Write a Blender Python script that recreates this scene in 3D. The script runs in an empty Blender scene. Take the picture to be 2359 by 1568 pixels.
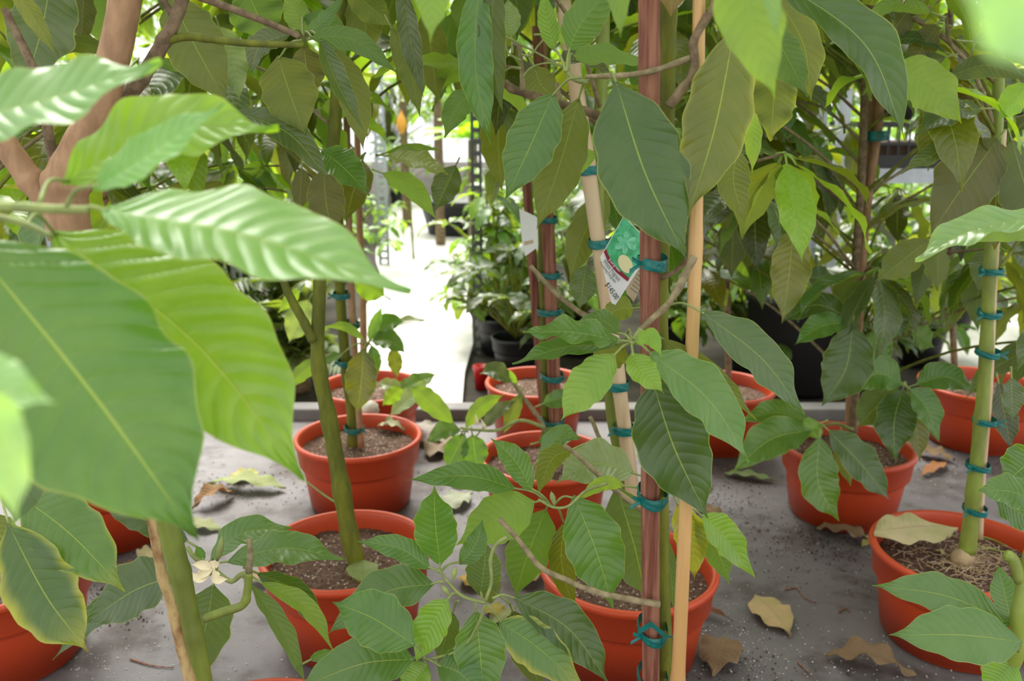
import bpy, math, random
from mathutils import Vector, Matrix, noise as mnoise
random.seed(7)
R = math.radians
# ------------------------------------------------------------------ camera, sky, sun, exposure
H = 0.93; PITCH = 15.0; FPX = 2000.0
sc = bpy.context.scene; COL = sc.collection
sc.view_settings.view_transform = 'Standard'; sc.view_settings.look = 'None'
sc.view_settings.exposure = 0.32; sc.view_settings.gamma = 1.0; sc.view_settings.use_curve_mapping = False
cd = bpy.data.cameras.new('camera'); cam = bpy.data.objects.new('camera', cd); COL.objects.link(cam)
cam.location = (0, 0, H); cam.rotation_euler = (R(90 - PITCH), 0, 0)
cd.sensor_width = 36; cd.lens = FPX / 2359 * 36; cd.clip_start = 0.02; cd.clip_end = 100
cd.dof.use_dof = True; cd.dof.focus_distance = 0.97; cd.dof.aperture_fstop = 6.6
sc.camera = cam
w = bpy.data.worlds.new('overcast_sky'); sc.world = w; w.use_nodes = True
bg = w.node_tree.nodes['Background']; bg.inputs[0].default_value = (0.97, 0.98, 1.0, 1); bg.inputs[1].default_value = 1.25
sl = bpy.data.lights.new('hazy_sun', 'SUN'); sun = bpy.data.objects.new('hazy_sun', sl); COL.objects.link(sun)
sl.energy = 7.0; sl.angle = R(40); sl.color = (1.0, 0.97, 0.9); sun.rotation_euler = (R(-34), R(-10), 0)
# ------------------------------------------------------------------ pixel helpers (2359x1568 frame)
cp, sp = math.cos(R(PITCH)), math.sin(R(PITCH))
FW = Vector((0, cp, -sp)); UP = Vector((0, sp, cp)); RT = Vector((1, 0, 0)); EYE = Vector((0, 0, H))
def ray(x, y): return FW + RT * ((x - 1179.5) / FPX) + UP * (-(y - 784) / FPX)
def P(x, y, z): return EYE + ray(x, y) * z
def V(x, y, Y):
    r = ray(x, y); return EYE + r * (Y / r.y)
def G(x, y, z0=0.0):
    r = ray(x, y); return EYE + r * ((z0 - H) / r.z)
def proj(p):
    d = p - EYE; z = d.dot(FW)
    if z <= 0.01: return (1e5, 1e5, z)
    return (1179.5 + d.dot(RT) / z * FPX, 784 - d.dot(UP) / z * FPX, z)
# ------------------------------------------------------------------ materials
def newmat(n):
    m = bpy.data.materials.new(n); m.use_nodes = True; return m, m.node_tree, m.node_tree.nodes['Principled BSDF']
class NB:
    def __init__(s, t): s.t = t
    def n(s, ty, **k):
        nd = s.t.nodes.new(ty)
        for a, b in k.items(): setattr(nd, a, b)
        return nd
    def put(s, sock, v):
        if v is None: return
        if hasattr(v, 'links') or isinstance(v, bpy.types.NodeSocket): s.t.links.new(v, sock)
        else: sock.default_value = v
    def m(s, op, a, b=None, c=None, clamp=False):
        nd = s.n('ShaderNodeMath', operation=op, use_clamp=clamp)
        s.put(nd.inputs[0], a); s.put(nd.inputs[1], b); s.put(nd.inputs[2], c); return nd.outputs[0]
    def mix(s, f, a, b, bt='MIX'):
        nd = s.n('ShaderNodeMix', data_type='RGBA', blend_type=bt)
        s.put(nd.inputs[0], f); s.put(nd.inputs[6], a); s.put(nd.inputs[7], b); return nd.outputs[2]
    def noise(s, scale, det=3, vec=None, rough=.5):
        nd = s.n('ShaderNodeTexNoise'); nd.inputs['Scale'].default_value = scale; nd.inputs['Detail'].default_value = det
        nd.inputs['Roughness'].default_value = rough
        if vec is not None: s.put(nd.inputs['Vector'], vec)
        return nd.outputs[0]
    def ramp(s, f, a, b):
        nd = s.n('ShaderNodeMapRange', interpolation_type='SMOOTHSTEP'); s.put(nd.inputs[0], f)
        nd.inputs[1].default_value = a; nd.inputs[2].default_value = b; return nd.outputs[0]
    def bump(s, h, st, dist=.002, nrm=None):
        nd = s.n('ShaderNodeBump'); nd.inputs['Strength'].default_value = st; nd.inputs['Distance'].default_value = dist
        s.put(nd.inputs['Height'], h)
        return nd.outputs[0]
    def obj(s): return s.n('ShaderNodeTexCoord').outputs['Object']
def c4(c): return (c[0], c[1], c[2], 1)
def simple(n, col, rough=.6, ns=0, namt=.25, bump=0, metal=0, spec=.5, stretch=None, col2=None):
    m, t, b = newmat(n); k = NB(t)
    b.inputs['Roughness'].default_value = rough; b.inputs['Metallic'].default_value = metal
    b.inputs['Specular IOR Level'].default_value = spec
    if ns:
        vec = k.obj()
        if stretch:
            mp = k.n('ShaderNodeMapping'); mp.inputs['Scale'].default_value = stretch; t.links.new(vec, mp.inputs[0]); vec = mp.outputs[0]
        f = k.noise(ns, 4, vec, .6)
        d = col2 or tuple(x * (1 - namt) for x in col)
        k.put(b.inputs['Base Color'], k.mix(k.ramp(f, .35, .65), c4(col), c4(d)))
        if bump: k.put(b.inputs['Normal'], k.bump(f, bump, .002))
    else: b.inputs['Base Color'].default_value = c4(col)
    return m
def leaf_material(name, dead=False):
    m, t, b = newmat(name); k = NB(t)
    at = k.n('ShaderNodeAttribute', attribute_name='tint'); tint = at.outputs['Color']; age = at.outputs['Alpha']
    uv = k.n('ShaderNodeUVMap', uv_map='UVMap'); sx = k.n('ShaderNodeSeparateXYZ'); t.links.new(uv.outputs[0], sx.inputs[0])
    u, v = sx.outputs[0], sx.outputs[1]
    wv = k.m('MULTIPLY', k.m('ABSOLUTE', k.m('SUBTRACT', v, .5)), 2.0)
    ph = k.m('SUBTRACT', k.m('MULTIPLY', u, 13.0), k.m('MULTIPLY', k.m('POWER', wv, 1.3), 1.9))
    cs = k.m('COSINE', k.m('MULTIPLY', ph, 6.28318))
    vein = k.ramp(cs, .955, 1.0); mid = k.ramp(wv, .030, .008); edge = k.ramp(wv, .955, .99)
    nz = k.noise(28, 4, k.obj(), .6); big = k.noise(9, 2, k.obj())
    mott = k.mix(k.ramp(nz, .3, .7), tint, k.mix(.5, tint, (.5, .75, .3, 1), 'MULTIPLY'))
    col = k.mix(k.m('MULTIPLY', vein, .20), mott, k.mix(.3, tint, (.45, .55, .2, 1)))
    mxe = k.m('MAXIMUM', k.m('POWER', u, 2.0), k.m('POWER', wv, 2.0))
    yel = k.ramp(k.m('ADD', k.m('ADD', age, k.m('MULTIPLY', big, .6)), k.m('MULTIPLY', mxe, .6)), 1.05, 1.5)
    brn = k.ramp(k.m('ADD', k.m('ADD', k.m('MULTIPLY', age, .75), k.m('MULTIPLY', nz, .5)), k.m('MULTIPLY', u, .9)), 1.42, 1.6)
    col = k.mix(yel, col, (.40, .42, .05, 1) if not dead else (.45, .33, .16, 1))
    col = k.mix(brn, col, (.20, .085, .03, 1))
    col = k.mix(k.m('MULTIPLY', mid, .7), col, (.36, .50, .12, 1) if not dead else (.3, .2, .1, 1))
    if not dead: col = k.mix(k.m('MULTIPLY', edge, .6), col, (.34, .42, .10, 1))
    bf = k.n('ShaderNodeNewGeometry').outputs['Backfacing']
    col = k.mix(k.m('MULTIPLY', bf, .35), col, (.19, .26, .09, 1) if not dead else (.4, .33, .2, 1))
    hgt = k.m('ADD', k.m('POWER', k.m('ABSOLUTE', k.m('SINE', k.m('MULTIPLY', ph, 3.14159))), .6), k.m('MULTIPLY', nz, .5))
    hgt = k.m('SUBTRACT', hgt, k.m('MULTIPLY', mid, 1.2))
    nrm = k.bump(hgt, .55, .0012)
    k.put(b.inputs['Base Color'], col); k.put(b.inputs['Normal'], nrm)
    k.put(b.inputs['Roughness'], k.m('ADD', .30 if not dead else .7, k.m('MULTIPLY', bf, .28)))
    b.inputs['Specular IOR Level'].default_value = .75 if not dead else .2
    if not dead:
        k.put(b.inputs['Coat Weight'], k.m('SUBTRACT', .45, k.m('MULTIPLY', bf, .4))); b.inputs['Coat Roughness'].default_value = .27
    tr = k.n('ShaderNodeBsdfTranslucent'); k.put(tr.inputs[0], k.mix(1.0, col, (2.35, 2.15, .40, 1), 'MULTIPLY') if not dead else col)
    mx = k.n('ShaderNodeMixShader'); mx.inputs[0].default_value = .46 if not dead else .15
    t.links.new(b.outputs[0], mx.inputs[1]); t.links.new(tr.outputs[0], mx.inputs[2])
    t.links.new(mx.outputs[0], t.nodes['Material Output'].inputs[0])
    return m
M = {}
M['leaf'] = leaf_material('glossy_leaf'); M['dead'] = leaf_material('dry_leaf', True)
M['pot'] = simple('terracotta_plastic', (.56, .062, .012), .42, 3, .12, .02, col2=(.49, .050, .010))
M['bark_green'] = simple('green_bark', (.19, .21, .022), .65, 40, .4, .4, spec=.25, stretch=(1, 1, .25), col2=(.105, .12, .018))
M['bark_bright'] = simple('bright_green_bark', (.25, .33, .045), .5, 30, .4, .3, stretch=(1, 1, .3), col2=(.18, .22, .04))
M['bark_tan'] = simple('tan_bark', (.42, .25, .13), .7, 60, .4, .5, stretch=(1, 1, .4), col2=(.30, .17, .085))
M['bark_dark'] = simple('dark_bark', (.13, .085, .045), .8, 80, .4, .8, col2=(.25, .18, .10))
M['bark_grey'] = simple('pale_twig_bark', (.33, .27, .15), .8, 90, .4, .9, col2=(.20, .16, .08))
M['twig'] = simple('young_twig', (.30, .36, .11), .55, 60, .3, .3)
M['bamboo'] = simple('bamboo_cane', (.66, .42, .17), .38, 30, .2, .15, stretch=(1, 1, .08), col2=(.55, .31, .11))
M['bamboo_pale'] = simple('weathered_cane', (.62, .48, .30), .5, 30, .3, .25, stretch=(1, 1, .08), col2=(.48, .33, .18))
M['cane_spot'] = simple('blotched_cane', (.55, .40, .17), .5, 45, .3, .2, stretch=(1, 1, .5), col2=(.22, .09, .03))
M['stake'] = simple('redwood_stake', (.15, .040, .022), .75, 130, .4, .9, stretch=(1, 1, .05), col2=(.34, .15, .09))
M['tie'] = simple('green_tie_tape', (.0, .17, .15), .35, 60, .3, .4)
M['steel'] = simple('galvanised_steel', (.50, .54, .58), .45, 12, .2, .1, metal=.35)
M['steel_dark'] = simple('dark_slotted_steel', (.10, .11, .11), .5, 12, .2, .1, metal=.3)
M['black'] = simple('black_plastic', (.012, .012, .013), .45)
M['red'] = simple('red_plastic', (.5, .01, .012), .4)
M['white_card'] = simple('white_card', (.80, .80, .80), .5)
M['tan_card'] = simple('card_back', (.55, .42, .28), .6)
M['green_card'] = simple('printed_foliage', (.05, .36, .14), .35, 120, .5, 0, col2=(.10, .55, .28))
M['mint_card'] = simple('printed_leaf', (.24, .70, .45), .35, 200, .3, 0, col2=(.12, .52, .28))
M['maroon'] = simple('maroon_band', (.26, .012, .03), .4)
M['cream'] = simple('cream_print', (.80, .75, .42), .4)
M['ink'] = simple('black_ink', (.02, .02, .02), .5)
M['grey_ink'] = simple('grey_ink', (.18, .18, .18), .5)
M['petal'] = simple('cream_petal', (.85, .74, .48), .5)
M['perlite'] = simple('perlite', (.70, .68, .66), .8)
M['crumb'] = simple('soil_crumb', (.06, .035, .022), .95)
M['stone'] = simple('pale_stone', (.62, .58, .5), .85, 20, .3, .5)
M['orange'] = simple('orange_fruit', (.9, .42, .05), .5)
M['bulb'] = simple('root_bulb', (.45, .33, .18), .7, 30, .3, .4)
def soil_material():
    m, t, b = newmat('potting_soil'); k = NB(t); o = k.obj()
    vo = k.n('ShaderNodeTexVoronoi'); vo.inputs['Scale'].default_value = 170; t.links.new(o, vo.inputs[0])
    n1 = k.noise(160, 4, o, .7); n2 = k.noise(25, 3, o)
    wn = k.n('ShaderNodeTexWhiteNoise'); t.links.new(vo.outputs['Position'], wn.inputs[0])
    spk = k.m('MULTIPLY', k.m('GREATER_THAN', wn.outputs[0], .72), k.ramp(vo.outputs[0], .45, .3))
    col = k.mix(k.ramp(n1, .35, .7), (.06, .030, .018, 1), (.22, .125, .08, 1))
    col = k.mix(k.ramp(n2, .5, .75), col, (.09, .045, .028, 1))
    col = k.mix(k.m('MULTIPLY', spk, .8), col, (.62, .52, .44, 1))
    k.put(b.inputs['Base Color'], col); b.inputs['Roughness'].default_value = .95
    k.put(b.inputs['Normal'], k.bump(k.m('ADD', n1, k.m('MULTIPLY', spk, .5)), .9, .006)); return m
M['soil'] = soil_material()
def floor_material():
    m, t, b = newmat('stained_concrete'); k = NB(t); o = k.obj()
    n1 = k.noise(1.7, 5, o, .6); n2 = k.noise(6, 6, o, .65); n3 = k.noise(60, 4, o, .7); n4 = k.noise(3.1, 4, o, .7)
    col = k.mix(k.ramp(n1, .35, .65), (.105, .093, .093, 1), (.165, .153, .157, 1))
    col = k.mix(k.m('MULTIPLY', k.ramp(n2, .49, .64), .8), col, (.055, .040, .034, 1))
    col = k.mix(k.m('MULTIPLY', k.ramp(n4, .54, .66), .7), col, (.045, .026, .018, 1))
    col = k.mix(k.m('MULTIPLY', k.ramp(n3, .55, .75), .35), col, (.09, .072, .065, 1))
    k.put(b.inputs['Base Color'], col); k.put(b.inputs['Roughness'], k.m('ADD', .35, k.m('MULTIPLY', n2, .5)))
    k.put(b.inputs['Normal'], k.bump(k.m('ADD', n3, n2), .3, .003)); return m
M['floor'] = floor_material()
M['path'] = simple('pale_path_concrete', (.74, .72, .71), .7, 5, .2, .15, col2=(.56, .53, .5))
M['earth'] = simple('dark_bed_earth', (.05, .04, .028), .95, 10, .5, .8)
M['kerb'] = simple('kerb_concrete', (.24, .23, .22), .8, 8, .3, .3)
# ------------------------------------------------------------------ objects
def link(o, parent=None):
    COL.objects.link(o)
    if parent is not None: o.parent = parent
    return o
def wloc(o):
    v = Vector((0, 0, 0))
    while o is not None: v = v + o.location; o = o.parent
    return v
class MB:
    def __init__(s): s.v = []; s.f = []; s.uv = []; s.t = []
    def add(s, vs, fs, uvs=None, tint=(1, 1, 1, 0)):
        b = len(s.v); s.v += vs; s.f += [tuple(i + b for i in f) for f in fs]
        s.uv += uvs if uvs else [(0, 0)] * len(vs); s.t += [tint] * len(vs)
    def mesh(s, name, mat, off=Vector((0, 0, 0)), smooth=True):
        me = bpy.data.meshes.new(name)
        me.from_pydata([(p[0] - off[0], p[1] - off[1], p[2] - off[2]) for p in s.v], [], s.f)
        if mat: me.materials.append(mat)
        ul = me.uv_layers.new(name='UVMap'); li = [0] * len(me.loops); me.loops.foreach_get('vertex_index', li)
        fl = []
        for i in li: fl += s.uv[i]
        ul.data.foreach_set('uv', fl)
        ca = me.color_attributes.new('tint', 'FLOAT_COLOR', 'POINT'); fl = []
        for c in s.t: fl += c
        ca.data.foreach_set('color', fl)
        if smooth: me.polygons.foreach_set('use_smooth', [True] * len(me.polygons))
        me.update(); return me
    def build(s, name, mat, parent=None, smooth=True):
        off = wloc(parent) if parent is not None else Vector((0, 0, 0))
        return link(bpy.data.objects.new(name, s.mesh(name, mat, off, smooth)), parent)
def tag(o, label, cat, group=None, kind=None):
    if label: o['label'] = label
    if cat: o['category'] = cat
    if group: o['group'] = group
    if kind: o['kind'] = kind
    return o
def empty(name, loc):
    o = bpy.data.objects.new(name, None); o.location = loc; o.empty_display_size = .05; return link(o)
def cr(ps, n):
    """Catmull-Rom through points, n samples per span"""
    if len(ps) < 3: return [ps[0].lerp(ps[-1], i / n) for i in range(n + 1)]
    q = [ps[0] * 2 - ps[1]] + ps + [ps[-1] * 2 - ps[-2]]; out = []
    for i in range(1, len(q) - 2):
        a, b, c, d = q[i - 1], q[i], q[i + 1], q[i + 2]
        for j in range(n):
            s = j / n
            out.append(.5 * ((2 * b) + (c - a) * s + (2 * a - 5 * b + 4 * c - d) * s * s + (3 * b - a - 3 * c + d) * s ** 3))
    out.append(ps[-1]); return out
def tube(mb, pts, r0, r1=None, seg=8, n=5, rough=0.0, knots=None, rlist=None, tint=(1, 1, 1, 0), uv=None, square=False):
    r1 = r0 if r1 is None else r1
    c = cr(pts, n); N = len(c); vs = []; fs = []
    nrm = None
    for i, p in enumerate(c):
        d = (c[min(i + 1, N - 1)] - c[max(i - 1, 0)]).normalized()
        if nrm is None: nrm = d.orthogonal().normalized()
        nrm = (nrm - d * nrm.dot(d)).normalized(); bn = d.cross(nrm)
        f = i / (N - 1); r = r0 + (r1 - r0) * f
        if rlist:
            x = f * (len(rlist) - 1); k = min(int(x), len(rlist) - 2); r = rlist[k] + (rlist[k + 1] - rlist[k]) * (x - k)
        if knots:
            for kf in knots: r *= 1 + .18 * math.exp(-((f - kf) * N / 1.0) ** 2)
        for j in range(seg):
            a = 2 * math.pi * j / seg; rr = r * (1 + rough * mnoise.noise(p * 90 + Vector((j * 3.1, 0, 0))))
            vs.append(p + (nrm * math.cos(a) + bn * math.sin(a)) * rr)
    for i in range(N - 1):
        for j in range(seg):
            k = (j + 1) % seg; fs.append((i * seg + j, i * seg + k, (i + 1) * seg + k, (i + 1) * seg + j))
    fs.append(tuple(range(seg - 1, -1, -1))); fs.append(tuple((N - 1) * seg + j for j in range(seg)))
    mb.add(vs, fs, [uv or (0.5, 0.5)] * len(vs), tint)
PROF = [(0, .02), (.03, .14), (.08, .38), (.16, .68), (.27, .90), (.40, 1), (.54, .98), (.66, .84), (.76, .62), (.83, .40), (.88, .23), (.92, .12), (.955, .055), (1, .008)]
def prof(u):
    for i in range(len(PROF) - 1):
        a, b = PROF[i], PROF[i + 1]
        if u <= b[0]:
            x = (u - a[0]) / (b[0] - a[0]); return a[1] + (b[1] - a[1]) * x
    return 0
def leaf_geo(mb, mid, hw, across, top, nu=22, nv=4, fold=.22, wav=.10, tint=(1, 1, 1, 0), ph=0, curl=0.0, pet=None, pr=.0014, quilt=0):
    """mid: list of midrib points, across(i): unit vector, top(i): unit normal of the upper face"""
    c = cr(mid, max(2, nu // (len(mid) - 1))); N = len(c); vs = []; uvs = []; fs = []
    L = sum((c[i + 1] - c[i]).length for i in range(N - 1))
    for i, p in enumerate(c):
        u = i / (N - 1); d = (c[min(i + 1, N - 1)] - c[max(i - 1, 0)]).normalized()
        a = (across - d * across.dot(d)).normalized(); n = d.cross(a).normalized()
        if n.dot(top) < 0: n = -n
        h = hw * prof(u)
        for j in range(-nv, nv + 1):
            v = j / nv; av = abs(v)
            out = 1 + .045 * math.sin(u * 31 + ph * 1.7 + (2 if v > 0 else 0))
            z = fold * h * av + wav * hw * av ** 2.2 * math.sin(u * 20 + ph + (1.9 if v > 0 else 0)) * min(1, 6 * u) - curl * hw * av ** 2
            if quilt: z += quilt * hw * (abs(math.sin(math.pi * (u * 13 - 1.9 * av ** 1.3))) ** .6 - .5) * min(1, av * 5) * min(1, (1 - av) * 5)
            vs.append(p + a * (h * v * out) + n * z); uvs.append((u, .5 + v * .5))
    K = 2 * nv + 1
    flip = None
    for i in range(N - 1):
        for j in range(K - 1):
            q = (i * K + j, i * K + j + 1, (i + 1) * K + j + 1, (i + 1) * K + j)
            if flip is None:
                e1 = vs[q[1]] - vs[q[0]]; e2 = vs[q[3]] - vs[q[0]]; flip = e1.cross(e2).dot(top) < 0
            fs.append(q[::-1] if flip else q)
    mb.add(vs, fs, uvs, tint)
    # raised midrib and stalk
    if pet: tube(mb, pet, pr * 1.3, pr, 6, 4, tint=tint, uv=(.3, .5))
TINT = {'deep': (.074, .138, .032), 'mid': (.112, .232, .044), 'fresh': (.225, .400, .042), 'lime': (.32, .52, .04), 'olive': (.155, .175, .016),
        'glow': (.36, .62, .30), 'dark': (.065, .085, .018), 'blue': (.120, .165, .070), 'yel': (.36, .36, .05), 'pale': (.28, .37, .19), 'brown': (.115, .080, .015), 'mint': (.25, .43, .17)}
def tnt(k, age=0.0, j=.12):
    c = TINT[k]; f = 1 + random.uniform(-j, j); return (c[0] * f * (1 + random.uniform(-.08, .08)), c[1] * f, c[2] * f, age)
class Tree: pass
NLEAF = {}
def L(tree, bx, by, tx, ty, wd, z, dz=0.0, mid=None, tilt=0, col='mid', face='t', stem=None, age=0.0, fold=.2, wav=.10, sag=0.0, curl=0.0, quilt=0):
    """a leaf seen from (bx,by) to (tx,ty), wd wide, z its distance, dz tip minus stalk, mid a point its midrib passes"""
    B = P(bx, by, z); T = P(tx, ty, z + dz); zm = z + dz / 2 + sag
    mp = P(mid[0], mid[1], zm) if mid else P((bx + tx) / 2, (by + ty) / 2, zm)
    d2 = Vector((tx - bx, -(ty - by))); d2.normalize(); a2 = Vector((-d2.y, d2.x))
    if abs(a2.y) > abs(a2.x) * .35:
        if a2.y < 0: a2 = -a2
    elif a2.x < 0: a2 = -a2
    ac = RT * a2.x + UP * a2.y; ct, st = math.cos(R(tilt)), math.sin(R(tilt))
    ac = ac * ct + FW * st
    hw = wd / 2 / FPX * zm / max(ct, .35)
    top = (T - B).cross(ac).normalized()
    tocam = (EYE - mp).normalized()
    if (top.dot(tocam) > 0) != (face == 't'): top = -top
    if tree.anchor and stem is None: stem = tree.anchor
    d = (mp - B).normalized()
    if stem == 'n' or stem is None: pet = [B - d * .018 - Vector((0, 0, .002)), B + d * .004]
    else:
        s = P(*stem) if not isinstance(stem, Vector) else stem
        m = s.lerp(B, .5) + Vector((0, 0, .15 * (s - B).length)); pet = [s, m, B + d * .004]
    mb = MB()
    leaf_geo(mb, [B, mp, T], hw, ac, top, 130 if quilt else 32, 12 if quilt else 5, fold, wav, tnt(col, age), random.uniform(0, 6), curl, None, quilt=quilt)
    o = mb.build('leaf', M['leaf'], tree.root); tree.count += 1
    pb = MB(); q = .0008 + .0004 * z; tube(pb, pet, q * 1.3, q, 6, 4); pb.build('petiole', M['twig'], o)
    if age > .75: o['label'] = 'yellowing leaf with brown tip'
    return o
def part_tube(tree, name, pts, r0, r1=None, mat='bark_green', seg=10, n=6, rough=.0, knots=None, rlist=None, parent=None, label=None):
    mb = MB(); tube(mb, pts, r0, r1, seg, n, rough, knots, rlist)
    o = mb.build(name, M[mat], parent or tree.root)
    if label: o['label'] = label
    return o
def px(pts, Y=None, z=None):
    return [V(p[0], p[1], p[2] if len(p) > 2 else Y) if z is None else P(p[0], p[1], p[2] if len(p) > 2 else z) for p in pts]
POT_H = .175
def pot_mesh(Rr, h=POT_H):
    pr = [(.0, .004), (.70, .004), (.735, .0), (.76, .012), (.890, .62), (.900, .635), (.935, .640), (.950, .66), (.975, .905), (.995, .915), (1.012, .935), (1.02, .965),
          (1.005, .992), (.975, 1.0), (.945, .99), (.93, .96), (.915, .90), (.88, .55), (.80, .06), (.0, .06)]
    seg = 64; vs = []; fs = []
    for r, z in pr:
        for j in range(seg):
            a = 2 * math.pi * j / seg; vs.append(Vector((Rr * r * math.cos(a), Rr * r * math.sin(a), h * z)))
    for i in range(len(pr) - 1):
        for j in range(seg):
            k = (j + 1) % seg; fs.append((i * seg + j, i * seg + k, (i + 1) * seg + k, (i + 1) * seg + j))
    mb = MB(); mb.add(vs, fs); return mb
def soil_mesh(Rr, h=POT_H, lvl=.80, seed=0):
    mb = MB(); rings, seg = 26, 80; vs = [Vector((0, 0, h * lvl + .006))]; fs = []
    for i in range(1, rings + 1):
        r = Rr * .905 * i / rings
        for j in range(seg):
            a = 2 * math.pi * j / seg; p = Vector((r * math.cos(a), r * math.sin(a), 0))
            q = Vector((p.x, p.y, seed * 3.3))
            z = .005 * mnoise.noise(q * 30) + .004 * mnoise.noise(q * 90) + .0022 * mnoise.noise(q * 250) + .006 * (1 - i / rings)
            vs.append(Vector((p.x, p.y, h * lvl + z)))
    for j in range(seg): fs.append((0, 1 + j, 1 + (j + 1) % seg))
    for i in range(rings - 1):
        for j in range(seg):
            k = (j + 1) % seg; fs.append((1 + i * seg + j, 1 + (i + 1) * seg + j, 1 + (i + 1) * seg + k, 1 + i * seg + k))
    mb.add(vs, fs); return mb
def mktree(cx, cy, label, D=.30, h=POT_H, lvl=.80, group='potted trees'):
    t = Tree(); t.anchor = None; c = G(cx, cy, h); t.c = Vector((c.x, c.y, 0)); t.D = D; t.h = h; t.count = 0; t.anchor = None
    t.root = empty('potted_tree', t.c); tag(t.root, label, 'potted tree', group)
    o = link(bpy.data.objects.new('pot', pot_mesh(D / 2, h).mesh('pot', M['pot'])), t.root)
    s = link(bpy.data.objects.new('soil', soil_mesh(D / 2, h, lvl, mktree.n).mesh('soil', M['soil'])), t.root)
    mktree.n += 1; t.pot = o; t.soil = s; t.label = label; return t
mktree.n = 0
def tie(tree, x, y, Y, rpx, hpx=16, parent=None, knot=True, ryf=1.3):
    """green tape wound round stem and stake at pixel (x,y)"""
    c = V(x, y, Y); z = (c - EYE).dot(FW); r = rpx / FPX * z; hh = hpx / FPX * z
    mb = MB(); seg = 18; vs = []; fs = []; rows = 5; ph = random.uniform(0, 6)
    for i in range(rows + 1):
        for j in range(seg):
            a = 2 * math.pi * j / seg; rr = r * (1.04 + .05 * math.sin(j * 1.3 + i * 2 + ph)) * (1 if 0 < i < rows else .97)
            vs.append(c + Vector((rr * math.cos(a), rr * ryf * math.sin(a), hh * (i / rows - .5) + .0012 * math.sin(a * 2 + ph))))
    for i in range(rows):
        for j in range(seg):
            k = (j + 1) % seg; fs.append((i * seg + j, i * seg + k, (i + 1) * seg + k, (i + 1) * seg + j))
    mb.add(vs, fs)
    if knot:
        s = random.choice((-1, 1)); b = c + Vector((s * r * .9, -r * .55 * ryf, 0))
        for q in (Vector((s * .010, -.004, .006)), Vector((s * .012, -.002, -.007))):
            e = b + q; u = Vector((0, 0, .0022)); mb.add([b + u, b - u, e - u, e + u, b + u + Vector((0, .0006, 0)), e + u + Vector((0, .0006, 0))], [(0, 1, 2, 3), (0, 3, 5, 4)])
    return mb.build('tie', M['tie'], parent or tree.root)
# pooled leaves for the far crowns: shared meshes, one object each
POOL = {}
def pool(col, k):
    if (col, k) not in POOL:
        st = random.getstate(); random.seed(k * 7 + len(col)); mb = MB(); Ln = 1.0; hw = random.uniform(.17, .21); sag = random.uniform(.06, .2)
        pts = [Vector((0, 0, 0)), Vector((0, .35, sag * .35)), Vector((0, .7, .02)), Vector((0, 1.0, -sag))]
        leaf_geo(mb, pts, hw, Vector((1, 0, 0)), Vector((0, 0, 1)), 15, 3, random.uniform(.1, .35), .12, tnt(col, random.choice((0, 0, .1, .35))), random.uniform(0, 6), 0,
                 [Vector((0, -.14, .0)), Vector((0, -.06, .015)), Vector((0, .02, 0))], .009)
        POOL[(col, k)] = mb.mesh('leaf', M['leaf']); random.setstate(st)
    return POOL[(col, k)]
def basis(d, top):
    y = d.normalized(); z = (top - y * top.dot(y)).normalized(); x = y.cross(z); return Matrix((x, y, z)).transposed().to_4x4()
def rleaf(tree, p, d, top, size, col, merged=None, k=None):
    k = random.randrange(6) if k is None else k; me = pool(col, k)
    mt = Matrix.Translation(p) @ basis(d, top) @ Matrix.Scale(size, 4)
    if merged is not None:
        b = len(merged.v)
        co = [mt @ v.co for v in me.vertices]; uvs = POOLUV(me)
        tt = tnt(col); merged.add(co, [tuple(pp.vertices) for pp in me.polygons], uvs, tt); return None
    o = bpy.data.objects.new('leaf', me); link(o, tree.root); o.matrix_local = Matrix.Translation(-tree.c) @ mt; tree.count += 1; return o
_uvc = {}
def POOLUV(me):
    if me.name not in _uvc:
        uv = [(0, 0)] * len(me.vertices); d = me.uv_layers['UVMap'].data
        for lp in me.loops: uv[lp.vertex_index] = tuple(d[lp.index].uv)
        _uvc[me.name] = uv
    return _uvc[me.name]
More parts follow.
